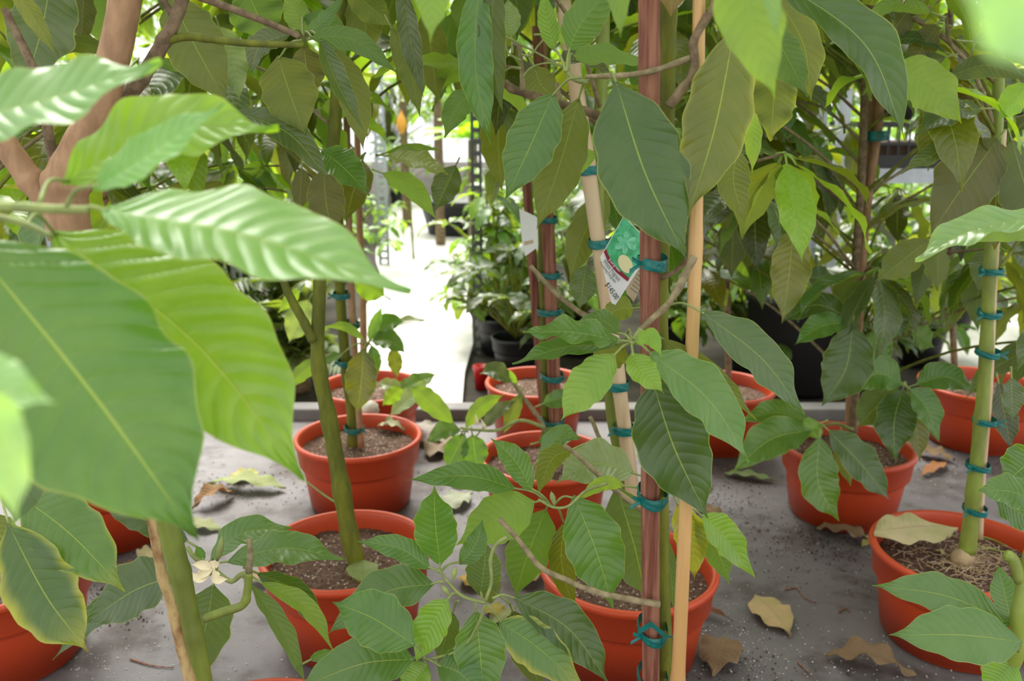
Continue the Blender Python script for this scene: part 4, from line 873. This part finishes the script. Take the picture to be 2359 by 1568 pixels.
dry(730, 985, 800, 975, 34, (.55, .50, .40), 'flat beige leaf on the soil at the back of the pot', z0=POT_H * .85, fold=.2)
for (x, y, zz, r, lab) in ((850, 962, POT_H * .84, 24, 'pale crumbly stone on the soil next to the side shoot stem'), (2214, 1304, POT_H * .80, 25, 'rounded root bulb on the soil of the near pot')):
    c = G(x, y, zz); rr = r / FPX * (c - EYE).dot(FW); mb = MB(); vs = []; fs = []
    for i in range(9):
        for j in range(14):
            ph, th = math.pi * i / 8, 2 * math.pi * j / 14; d = Vector((math.sin(ph) * math.cos(th), math.sin(ph) * math.sin(th), math.cos(ph)))
            vs.append(d * rr * (1 + .25 * mnoise.noise(d * 2.3 + c * 9)) + Vector((0, 0, rr * .8)))
    for i in range(8):
        for j in range(14): k = (j + 1) % 14; fs.append((i * 14 + j, (i + 1) * 14 + j, (i + 1) * 14 + k, i * 14 + k))
    mb.add(vs, fs); st = y < 1000
    o = link(bpy.data.objects.new('stone' if st else 'root_bulb', mb.mesh('stone', M['stone' if st else 'bulb']))); o.location = c
    tag(o, lab, 'stone' if st else 'bulb')
for q, lab in (([(1808, 1360), (1836, 1356), (1852, 1378), (1880, 1390)], 'thin dark red twig on the floor above the oval tan leaf'), ([(1932, 1412), (1948, 1402), (1958, 1412)], 'tiny bent red twig on the bare floor'),
               ([(300, 1520), (350, 1535), (400, 1540)], 'dark twig on the floor near the lower left pot'), ([(1838, 1528), (1862, 1552)], 'short dark red twig beside the curled brown leaf')):
    g = [G(x, y, 0) + Vector((0, 0, .0022)) for x, y in q]; mb = MB(); tube(mb, [p - g[0] for p in g], .0016, .0009, 6, 5, .2)
    o = link(bpy.data.objects.new('fallen_twig', mb.mesh('fallen_twig', M['stake']))); o.location = g[0]; tag(o, lab, 'twig', 'fallen twigs')
# dry roots over the soil of the near pot
mb = MB(); random.seed(21)
for i in range(260):
    a = random.uniform(0, 6.28); r = random.uniform(.0, .12); p = T14.c + Vector((r * math.cos(a), r * math.sin(a), T14.h * .80 + .006)); th = random.uniform(0, 6.28)
    q = [p + Vector((math.cos(th) * s, math.sin(th) * s, random.uniform(.0, .007))) for s in (0, .012, .026)]
    if max((k - T14.c).xy.length for k in q) < .132: tube(mb, q, .0007, .0005, 4, 3)
o = mb.build('root_fibres', M['bamboo_pale'], T14.root); o['kind'] = 'stuff'
for q in ([(2228, 1240), (2250, 1262), (2290, 1270), (2330, 1282)], [(2225, 1242), (2215, 1270), (2232, 1288)], [(2235, 1235), (2280, 1245), (2320, 1262)]):
    part_tube(T14, 'surface_root', [G(a, b, T14.h * .83) + Vector((0, 0, .004)) for a, b in q], .0022, .0012, 'bark_bright', 7, 5)
# ------------------------------------------------------------------ plant tags
def card(poly, z, dzdx=0, dzdy=0, th=.0006, off=0.0):
    """flat card: pixel outline laid on one tilted plane at distance z"""
    cx = sum(p[0] for p in poly) / len(poly); cy = sum(p[1] for p in poly) / len(poly)
    fr = [P(x, y, z + dzdx * (x - CX) + dzdy * (y - CY) - off) for x, y in poly]; bk = [v + FW * th for v in fr]; n = len(poly)
    mb = MB(); mb.add(fr + bk, [tuple(range(n))[::-1], tuple(range(n, 2 * n))] + [(i, (i + 1) % n, n + (i + 1) % n, n + i) for i in range(n)]); return mb
CX, CY = 1432, 600; Z = Y8 / cp + .05; D1, D2 = .00012, .00003
rt = empty('plant_tag', P(CX, CY, Z)); tag(rt, 'diamond-hanging printed plant tag priced in black, beside the redwood stake', 'plant tag', 'plant tags')
card([(1437, 496), (1484, 545), (1484, 600), (1418, 702), (1409, 698), (1383, 592), (1392, 576)], Z, D1, D2).build('card', M['white_card'], rt, False)
card([(1437, 499), (1482, 545), (1482, 596), (1450, 641), (1424, 620), (1405, 595), (1396, 573)], Z, D1, D2, .0003, .0005).build('picture', M['green_card'], rt, False)
card([(1396, 573), (1405, 594), (1424, 619), (1450, 641), (1446, 648), (1420, 627), (1400, 601), (1391, 580)], Z, D1, D2, .0003, .0008).build('band', M['maroon'], rt, False)
el = [(1441 + 15 * math.cos(a) * .88 + 23 * math.sin(a) * .48, 608 - 15 * math.cos(a) * .48 + 23 * math.sin(a) * .88) for a in [i * math.pi / 12 for i in range(24)]]
card(el, Z, D1, D2, .0003, .0010).build('oval_badge', M['cream'], rt, False)
for (cx, cy, dx, dy, w_) in ((1442, 560, 0, -28, 11), (1442, 560, 24, -12, 11), (1442, 560, 24, 14, 12), (1442, 560, -4, 26, 11), (1442, 560, -26, 12, 12), (1442, 560, -20, -14, 11)):
    l_ = math.hypot(dx, dy); nx, ny = -dy / l_, dx / l_
    card([(cx, cy), (cx + dx * .45 + nx * w_ * .6, cy + dy * .45 + ny * w_ * .6), (cx + dx * .8 + nx * w_ * .5, cy + dy * .8 + ny * w_ * .5), (cx + dx, cy + dy), (cx + dx * .8 - nx * w_ * .5, cy + dy * .8 - ny * w_ * .5), (cx + dx * .45 - nx * w_ * .6, cy + dy * .45 - ny * w_ * .6)],
         Z, D1, D2, .0003, .0008).build('printed_leaf', M['mint_card'], rt, False)
def text(s, x, y, z, hpx, ang, mat, name='lettering', off=.0013, parent=None, sx=1.0):
    cu = bpy.data.curves.new(name, 'FONT'); cu.body = s; cu.size = hpx / FPX * z * 1.35; cu.extrude = .0001; cu.align_x = 'LEFT'
    ob = bpy.data.objects.new('tmp', cu); COL.objects.link(ob); dg = bpy.context.evaluated_depsgraph_get(); me = bpy.data.meshes.new_from_object(ob.evaluated_get(dg))
    bpy.data.objects.remove(ob); me.materials.clear(); me.materials.append(M[mat]); o = link(bpy.data.objects.new(name, me), parent)
    zz = lambda a, b: z + D1 * (a - CX) + D2 * (b - CY) - off
    p0 = P(x, y, zz(x, y)); ex = (P(x + 50 * math.cos(R(ang)), y + 50 * math.sin(R(ang)), zz(x + 50 * math.cos(R(ang)), y + 50 * math.sin(R(ang)))) - p0).normalized()
    n = -FW; ey = n.cross(ex).normalized(); n = ex.cross(ey)
    o.matrix_local = Matrix.Translation(p0 - wloc(parent)) @ Matrix((ex * sx, ey, n)).transposed().to_4x4(); return o
text('Evergreen', 1401, 599, Z, 7, 47, 'white_card', parent=rt)
text('White Fragrant', 1388, 602, Z, 10, 52, 'grey_ink', parent=rt, sx=.72); text('Flowering Evergreen', 1380, 606, Z, 7, 52, 'grey_ink', parent=rt, sx=.75)
text('$145.00', 1393, 655, Z, 12, 55, 'ink', parent=rt, sx=.85)
CX, CY = 1462, 660; D1, D2 = -.0002, 0
rt = empty('plant_tag', P(1462, 660, Z + .03)); tag(rt, 'tan backside of a second card with fine print, half behind the redwood stake', 'plant tag', 'plant tags')
card([(1478, 600), (1492, 625), (1460, 696), (1444, 676), (1441, 665)], Z + .03, D1, D2).build('card', M['tan_card'], rt, False)
for i in range(6): card([(1452 + 4 * i, 664 - 8 * i), (1468 + 3 * i, 676 - 8 * i), (1468 + 3 * i, 674 - 8 * i), (1452 + 4 * i, 662 - 8 * i)], Z + .03, D1, D2, .0002, .0007).build('fine_print', M['grey_ink'], rt, False)
CX, CY = 1215, 530; D1 = .0002; zc = T7.c.y * 1.0 + .35
rt = empty('plant_tag', P(1215, 530, zc)); tag(rt, 'blank whitish card turned away, hanging by the brown stakes', 'plant tag', 'plant tags')
card([(1196, 480), (1238, 500), (1240, 568), (1210, 590), (1203, 560)], zc, D1, 0).build('card', M['white_card'], rt, False)
card([(1207, 556), (1228, 552), (1229, 560), (1208, 565)], zc, D1, 0, .0002, .0008).build('faded_print', M['tan_card'], rt, False)
# ------------------------------------------------------------------ steel posts, shelf, crates
def post(x, y, Y, wd, hgt, lab, mat='steel', slots=True, name='steel_post', zb=-.01):
    c = V(x, y, Y); zd = (c - EYE).dot(FW); w_ = wd / FPX * zd; mb = MB()
    if slots:   # angle iron with punched slots: two flanges built from strips and bridges
        for sgn, ax in ((0, 0), (1, 1)):
            for e in (0, 1):
                q = w_ * .28
                if ax == 0: box(mb, (c.x + (w_ - q) * (e - .5), Y, hgt / 2 + zb), (q, .003, hgt))
                else: box(mb, (c.x - w_ / 2, Y + q / 2 + (w_ - q) * e, hgt / 2 + zb), (.003, q, hgt))
            z = zb + .02
            while z < hgt - .02:
                if ax == 0: box(mb, (c.x, Y, z), (w_ * .46, .003, .018))
                else: box(mb, (c.x - w_ / 2, Y + w_ / 2, z), (.003, w_ * .46, .018))
                z += .042
    else:
        box(mb, (c.x, Y, hgt / 2 + zb), (w_, .003, hgt)); box(mb, (c.x - w_ / 2, Y + w_ / 2, hgt / 2 + zb), (.003, w_, hgt))
    off = Vector((c.x, Y, 0)); mb.v = [v - off for v in mb.v]
    o = link(bpy.data.objects.new(name, mb.mesh(name, M[mat], smooth=False))); o.location = off; return tag(o, lab, 'post', 'steel posts')
post(1100, 600, 3.3, 24, 2.0, 'dark slotted steel post rising from the shrubs beside the bright path', 'steel_dark')
post(878, 400, 5.2, 26, 2.2, 'pale blurred slotted post at the far left side of the path')
post(548, 660, 3.2, 24, 1.6, 'grey slotted post among the dark palms')
post(100, 380, 3.4, 34, 2.0, 'grey slotted post behind the forked trunk')
SY = 3.05
sh = empty('steel_shelf', (0, 0, 0)); sx0 = V(1935, 390, SY).x; sx1 = sx0 + .95; szt = V(1935, 395, SY).z
sh.location = (sx0, SY, 0); tag(sh, 'grey steel shelving rack carrying black crates behind the bushy tree', 'shelf')
def shp(name, mat, boxes):
    mb = MB()
    for c, s in boxes: box(mb, c, s)
    return mb.build(name, M[mat], sh, False)
for xx, yy in ((sx0, SY), (sx0 + .035, SY + .32), (sx1, SY), (sx1, SY + .32)):
    shp('post', 'steel', [((xx, yy, .92), (.036, .003, 1.86)), ((xx - .018, yy + .018, .92), (.003, .036, 1.86))])
shp('post', 'steel', [((sx0 - .075, SY + .05, .92), (.022, .022, 1.86))])
for z_ in (szt,):
    shp('shelf_board', 'steel_dark' if z_ < szt else 'steel', [(((sx0 + sx1) / 2, SY + .16, z_), (sx1 - sx0, .32, .006)), (((sx0 + sx1) / 2, SY, z_ - .015), (sx1 - sx0, .004, .05)), (((sx0 + sx1) / 2, SY + .32, z_ - .015), (sx1 - sx0, .004, .05))])
def crate(x, y, z, w_, d_, h_, lab):
    r = empty('plastic_crate', (x, y, z)); tag(r, lab, 'crate', 'black crates'); mb = MB()
    for i in range(int(w_ / .035) + 1):
        xx = x - w_ / 2 + i * w_ / int(w_ / .035)
        for yy in (y - d_ / 2, y + d_ / 2): box(mb, (xx, yy, z + h_ / 2), (.006, .004, h_))
    for i in range(int(d_ / .035) + 1):
        yy = y - d_ / 2 + i * d_ / int(d_ / .035)
        for xx in (x - w_ / 2, x + w_ / 2): box(mb, (xx, yy, z + h_ / 2), (.004, .006, h_))
    mb.build('slats', M['black'], r, False); mb = MB()
    for zz, t_ in ((z + .025, .05), (z + h_ * .55, .008), (z + h_ - .008, .016)):
        for yy in (y - d_ / 2, y + d_ / 2): box(mb, (x, yy, zz), (w_ + .008, .008, t_))
        for xx in (x - w_ / 2, x + w_ / 2): box(mb, (xx, y, zz), (.008, d_, t_))
    box(mb, (x, y, z + .004), (w_, d_, .006)); mb.build('rails', M['black'], r, False); mb = MB()
    box(mb, (x, y, z + h_ * .33), (w_ * .92, d_ * .9, h_ * .5)); mb.build('soil', M['crumb'], r, False)
crate(sx0 + .24, SY + .16, szt + .004, .36, .27, .16, 'black crate on the shelf nearest the grey posts')
crate(sx0 + .66, SY + .16, szt + .004, .38, .27, .16, 'black crate at the far end of the shelf')
# ------------------------------------------------------------------ background plants
def frond(mb, p, a, ln, lean, nl, wl, col, lw=.012, droop=.5):
    d = Vector((math.cos(a), math.sin(a), 0)); pts = []
    for i in range(nl + 1):
        s = i / nl; pts.append(p + d * (ln * (s * math.cos(lean))) + Vector((0, 0, ln * (s * math.sin(lean) - droop * s * s))))
    tube(mb, pts, .004, .001, 4, 1, tint=tnt(col), uv=(.5, .5)); sd = Vector((-d.y, d.x, 0))
    for i in range(2, nl):
        s = i / nl; tg = (pts[i + 1] - pts[i - 1]).normalized(); l_ = wl * math.sin(math.pi * min(1, s * .9 + .1)) + .01; tt = tnt(col)
        for e in (-1, 1):
            v = (sd * e + tg * .6 + Vector((0, 0, -.25))).normalized() * l_; w_ = tg * lw * .5
            b = pts[i]; mb.add([b - w_, b + w_, b + v * .55 + w_ * 1.2 + Vector((0, 0, .004)), b + v, b + v * .55 - w_ * 1.2], [(0, 1, 2, 4), (4, 2, 3)], [(.2, .6), (.2, .6), (.6, .7), (.9, .6), (.6, .7)], tt)
def small_pot(parent, D, h):
    o = link(bpy.data.objects.new('pot', pot_mesh(D / 2, h).mesh('pot', M['black'])), parent); return o
def fern(x, y, z, n, ln, wl, label, col='lime', cat='fern', name='fern', hang=0, pot=.16, lean=(.5, 1.2), lw=.012, droop=.5, grp=None, stem=0):
    r = empty(name, (x, y, z)); tag(r, label, cat, grp or (cat + 's behind the kerb')); mb = MB()
    if stem:
        m2 = MB(); tube(m2, [Vector((x, y, z)), Vector((x, y, z + stem))], .035, .028, 10, 6, .2); m2.build('stem', M['bark_dark'], r)
    else: small_pot(r, pot, pot * .8)
    top = z + (stem or pot * .75)
    for i in range(n): frond(mb, Vector((x, y, top)), 2.4 * i + random.uniform(-.3, .3), ln * random.uniform(.7, 1), random.uniform(*lean), 16, wl, col, lw, droop)
    mb.build('fronds', M['leaf'], r)['kind'] = 'stuff'; return r
def shrub(x, y, z, h, rad, n, size, cols, label, name='shrub', cat='shrub', grp=None, pot=.18, down=.2, trunk=0):
    r = empty(name, (x, y, z)); tag(r, label, cat, grp or 'leafy shrubs behind the kerb'); mb = MB(); st = MB(); z1 = z + (trunk or pot * .75)
    if pot: small_pot(r, pot, pot * .8)
    if trunk: tube(st, [Vector((x, y, z)), Vector((x, y, z + trunk + h * .5))], .02, .012, 8, 6, .1)
    fake = Tree(); fake.count = 999; fake.c = Vector((x, y, z)); fake.root = r
    for w_ in range(max(3, n // 7)):
        a = random.uniform(0, 6.28); rr = rad * math.sqrt(random.random()); c = Vector((x + math.cos(a) * rr, y + math.sin(a) * rr, z1 + h * (.12 + .88 * random.random() * (1 - .4 * (rr / rad) ** 2))))
        tube(st, [Vector((x, y, z1 if not trunk else z1 - .05)), Vector((x, y, z1)).lerp(c, .5) + Vector((0, 0, .02)), c], .006, .003, 5, 3)
        for i in range(7):
            th = 2.4 * i + random.random(); d = Vector((math.cos(th), math.sin(th), random.uniform(-.9, .5) - down)).normalized(); s = random.uniform(*size)
            rleaf(fake, c + d * s * .12, d, Vector((random.uniform(-.4, .4), random.uniform(-.5, .2), 1)), s, random.choice(cols), mb)
    st.build('stems', M['bark_green'], r); mb.build('foliage', M['leaf'], r)['kind'] = 'stuff'; return r
random.seed(31)
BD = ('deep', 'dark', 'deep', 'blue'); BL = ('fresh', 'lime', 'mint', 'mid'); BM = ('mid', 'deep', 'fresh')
# dark corner with small palms, left of the path
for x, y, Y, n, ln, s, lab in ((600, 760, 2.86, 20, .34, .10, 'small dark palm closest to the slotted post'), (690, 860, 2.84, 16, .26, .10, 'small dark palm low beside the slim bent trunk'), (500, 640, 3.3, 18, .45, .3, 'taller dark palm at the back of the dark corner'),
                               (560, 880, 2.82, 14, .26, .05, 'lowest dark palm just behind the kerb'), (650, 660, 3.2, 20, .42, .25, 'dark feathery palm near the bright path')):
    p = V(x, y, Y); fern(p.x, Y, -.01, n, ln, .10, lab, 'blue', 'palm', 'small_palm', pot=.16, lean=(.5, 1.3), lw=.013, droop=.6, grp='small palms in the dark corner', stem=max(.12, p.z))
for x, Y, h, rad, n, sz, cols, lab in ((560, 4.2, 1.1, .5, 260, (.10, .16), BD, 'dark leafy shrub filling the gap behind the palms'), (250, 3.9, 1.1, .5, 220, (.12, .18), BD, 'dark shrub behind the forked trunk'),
        (40, 3.6, 1.0, .45, 160, (.12, .18), BM, 'mid-green shrub at the far left behind the fork'), (430, 3.2, .6, .35, 140, (.08, .13), BD, 'low dark shrub behind the huge green leaf'),
        (820, 5.0, .40, .32, 110, (.07, .12), BL, 'bright low shrub on the left margin of the path'), (700, 4.0, .42, .3, 110, (.08, .13), BL, 'light green shrub left of the path behind the slim stem'),
        (830, 6.4, .5, .35, 120, (.08, .13), BL, 'pale shrub further along the left margin'), (930, 8.6, .6, .4, 120, (.08, .14), BL, 'pale shrub at the head of the path'),
        (1150, 3.3, .50, .20, 170, (.07, .13), ('fresh', 'mid', 'blue', 'deep'), 'glossy variegated shrub at the foot of the dark slotted post'), (1190, 3.0, .36, .18, 150, (.06, .11), BD, 'dark low shrub on the right margin of the path'),
        (1210, 3.6, .7, .35, 200, (.08, .14), ('blue', 'mid', 'deep', 'fresh'), 'dense glossy shrub behind the brown stakes'), (1185, 4.5, .6, .30, 180, (.08, .14), BM, 'taller shrub on the right margin past the slotted post'),
        (1230, 5.6, .7, .4, 160, (.09, .15), BL, 'light shrub in the middle distance'), (1330, 3.3, .6, .35, 180, (.08, .13), BM, 'green shrub behind the weathered cane'),
        (1420, 4.4, .9, .45, 180, (.09, .15), BL, 'sunlit shrub glimpsed behind the plant tag'), (1560, 3.2, .6, .35, 180, (.08, .14), BL, 'light shrub behind the golden cane'),
        (1720, 3.6, .8, .4, 200, (.09, .15), BM, 'shrub behind the thin dark trunk'), (1800, 4.6, 1.1, .5, 200, (.10, .16), BL, 'pale shrub beside the steel rack'),
        (2080, 3.9, .7, .35, 180, (.08, .14), BM, 'shrub under the steel shelf'), (2080, 5.0, 1.1, .5, 200, (.1, .16), BL, 'sunlit shrub behind the steel rack'),
        (2330, 4.4, .9, .45, 240, (.10, .16), BL, 'bright shrub past the second path'), (2230, 5.6, .8, .5, 200, (.10, .16), BL, 'bright shrub at the end of the second path'), (2420, 3.3, .5, .3, 140, (.08, .13), BM, 'low shrub at the far right edge'),
        (1740, 2.98, .34, .22, 150, (.07, .11), BD, 'low dark shrub behind the thin dark trunk, touching the kerb'), (1980, 2.95, .34, .24, 170, (.07, .12), BD, 'low dark shrub between the black tub and the shelf foot'),
        (2120, 3.15, .42, .26, 170, (.07, .12), BM, 'glossy low shrub under the far crate'), (1900, 3.7, .7, .35, 200, (.09, .14), BD, 'dark shrub filling the space behind the grey posts'), (560, 2.98, .30, .28, 150, (.06, .10), BD, 'low dark shrub among the palms at the kerb')):
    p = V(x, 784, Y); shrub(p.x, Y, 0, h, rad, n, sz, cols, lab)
fs = [(1010, 330, 6.0, 26, .75, .11, 'lime', 'large feathery tree fern under the bright opening', 1.0), (930, 300, 7.0, 20, .7, .10, 'mint', 'pale tree fern further behind the feathery one', 1.1), (1090, 400, 5.2, 18, .5, .08, 'lime', 'smaller fern next to the dark slotted post', .75)]
for x, y, Y, n, ln, wl, c_, lab, stm in fs:
    p = V(x, y, Y); fern(p.x, Y, 0, n, ln, wl, lab, c_, stem=stm, lean=(.35, 1.3), grp='tree ferns by the path')
# silvery strap-leaved plants on the rack and beside it
def bromeliad(x, Y, z, n, ln, lab):
    r = empty('strap_leaf_plant', (x, Y, z)); tag(r, lab, 'strap-leaved plant', 'strap-leaved plants near the rack'); mb = MB(); small_pot(r, .14, .11)
    for i in range(n):
        a = 2.4 * i; d = Vector((math.cos(a), math.sin(a), 0)); l_ = ln * random.uniform(.6, 1); e = random.uniform(.5, 1.3); b = Vector((x, Y, z + .09))
        leaf_geo(mb, [b, b + d * l_ * .4 * math.cos(e) + Vector((0, 0, l_ * .5 * math.sin(e))), b + d * l_ * .9 + Vector((0, 0, l_ * (.6 * math.sin(e) - .25)))], .013, Vector((-d.y, d.x, 0)), Vector((0, 0, 1)), 8, 1, .4, 0, (.36, .36, .34, 0), 0)
    mb.build('strap_leaves', M['leaf'], r)['kind'] = 'stuff'
bromeliad(sx0 + .24, SY + .16, szt + .17, 26, .30, 'silvery strap-leaved plant standing on the crate nearest the posts')
bromeliad(sx0 + .62, SY + .16, szt + .17, 24, .26, 'silvery strap-leaved plant standing on the far crate')
bromeliad(V(1835, 300, 3.5).x, 3.5, .0, 30, .34, 'silvery strap-leaved plant on the ground beside the rack')
bromeliad(sx0 + .55, SY + .16, szt - .60, 28, .34, 'pale strap-leaved plant on the middle shelf')
# black barrel planter, red planter, red label, fruit
def lathe(name, x, y, z, prf, mat, lab, cat, seg=28, grp=None):
    mb = MB(); vs = []; fs = []
    for r, zz in prf:
        for j in range(seg): a = 2 * math.pi * j / seg; vs.append(Vector((r * math.cos(a), r * math.sin(a), zz)))
    for i in range(len(prf) - 1):
        for j in range(seg): k = (j + 1) % seg; fs.append((i * seg + j, i * seg + k, (i + 1) * seg + k, (i + 1) * seg + j))
    mb.add(vs, fs); o = link(bpy.data.objects.new(name, mb.mesh(name, M[mat]))); o.location = (x, y, z); return tag(o, lab, cat, grp)
p = V(1850, 800, 2.85); lathe('barrel_planter', p.x, 2.9, -.01, [(0, 0), (.15, 0), (.16, .02), (.18, .30), (.19, .31), (.195, .345), (.17, .345), (.165, .30), (0, .30)], 'black', 'big black tub behind the drooping grey-green leaf', 'tub')
p = V(1108, 900, 2.85); lathe('red_planter', p.x, 2.86, -.01, [(0, 0), (.020, 0), (.025, .07), (.028, .072), (.028, .085), (.022, .085), (0, .07)], 'red', 'small bright red pot tucked under the dark shrub', 'planter')
p = V(1020, 500, 4.9); lathe('black_tub', p.x, 6.6, -.01, [(0, 0), (.24, 0), (.30, .24), (.32, .25), (.32, .28), (.28, .28), (0, .22)], 'black', 'wide black tub at the far end of the path', 'tub')
p = V(925, 290, 5.4); r = empty('torch_flower', (p.x, 5.4, -.01)); tag(r, 'tall stalk with orange-yellow bloom in front of the pale fern', 'flower'); m2 = MB()
tube(m2, [Vector((p.x + .05, 5.4, -.01)), Vector((p.x + .03, 5.4, .6)), Vector((p.x, 5.4, p.z - .02))], .008, .005, 6, 6); m2.build('stalk', M['bark_green'], r)
m2 = MB(); tube(m2, [Vector((p.x, 5.4, p.z - .05 + .02 * i)) for i in range(8)], 0, 0, 10, 3, rlist=[.004, .02, .03, .03, .024, .012, .003]); m2.build('bloom', M['orange'], r)
mb = MB(); p = V(1325, 352, 1.62); box(mb, (0, 0, 0), (.05, .004, .02)); o = link(bpy.data.objects.new('red_label', mb.mesh('red_label', M['red'], smooth=False))); o.location = p; tag(o, 'small red label above the tape tie of the weathered cane', 'label')
# tall trees behind everything
random.seed(77)
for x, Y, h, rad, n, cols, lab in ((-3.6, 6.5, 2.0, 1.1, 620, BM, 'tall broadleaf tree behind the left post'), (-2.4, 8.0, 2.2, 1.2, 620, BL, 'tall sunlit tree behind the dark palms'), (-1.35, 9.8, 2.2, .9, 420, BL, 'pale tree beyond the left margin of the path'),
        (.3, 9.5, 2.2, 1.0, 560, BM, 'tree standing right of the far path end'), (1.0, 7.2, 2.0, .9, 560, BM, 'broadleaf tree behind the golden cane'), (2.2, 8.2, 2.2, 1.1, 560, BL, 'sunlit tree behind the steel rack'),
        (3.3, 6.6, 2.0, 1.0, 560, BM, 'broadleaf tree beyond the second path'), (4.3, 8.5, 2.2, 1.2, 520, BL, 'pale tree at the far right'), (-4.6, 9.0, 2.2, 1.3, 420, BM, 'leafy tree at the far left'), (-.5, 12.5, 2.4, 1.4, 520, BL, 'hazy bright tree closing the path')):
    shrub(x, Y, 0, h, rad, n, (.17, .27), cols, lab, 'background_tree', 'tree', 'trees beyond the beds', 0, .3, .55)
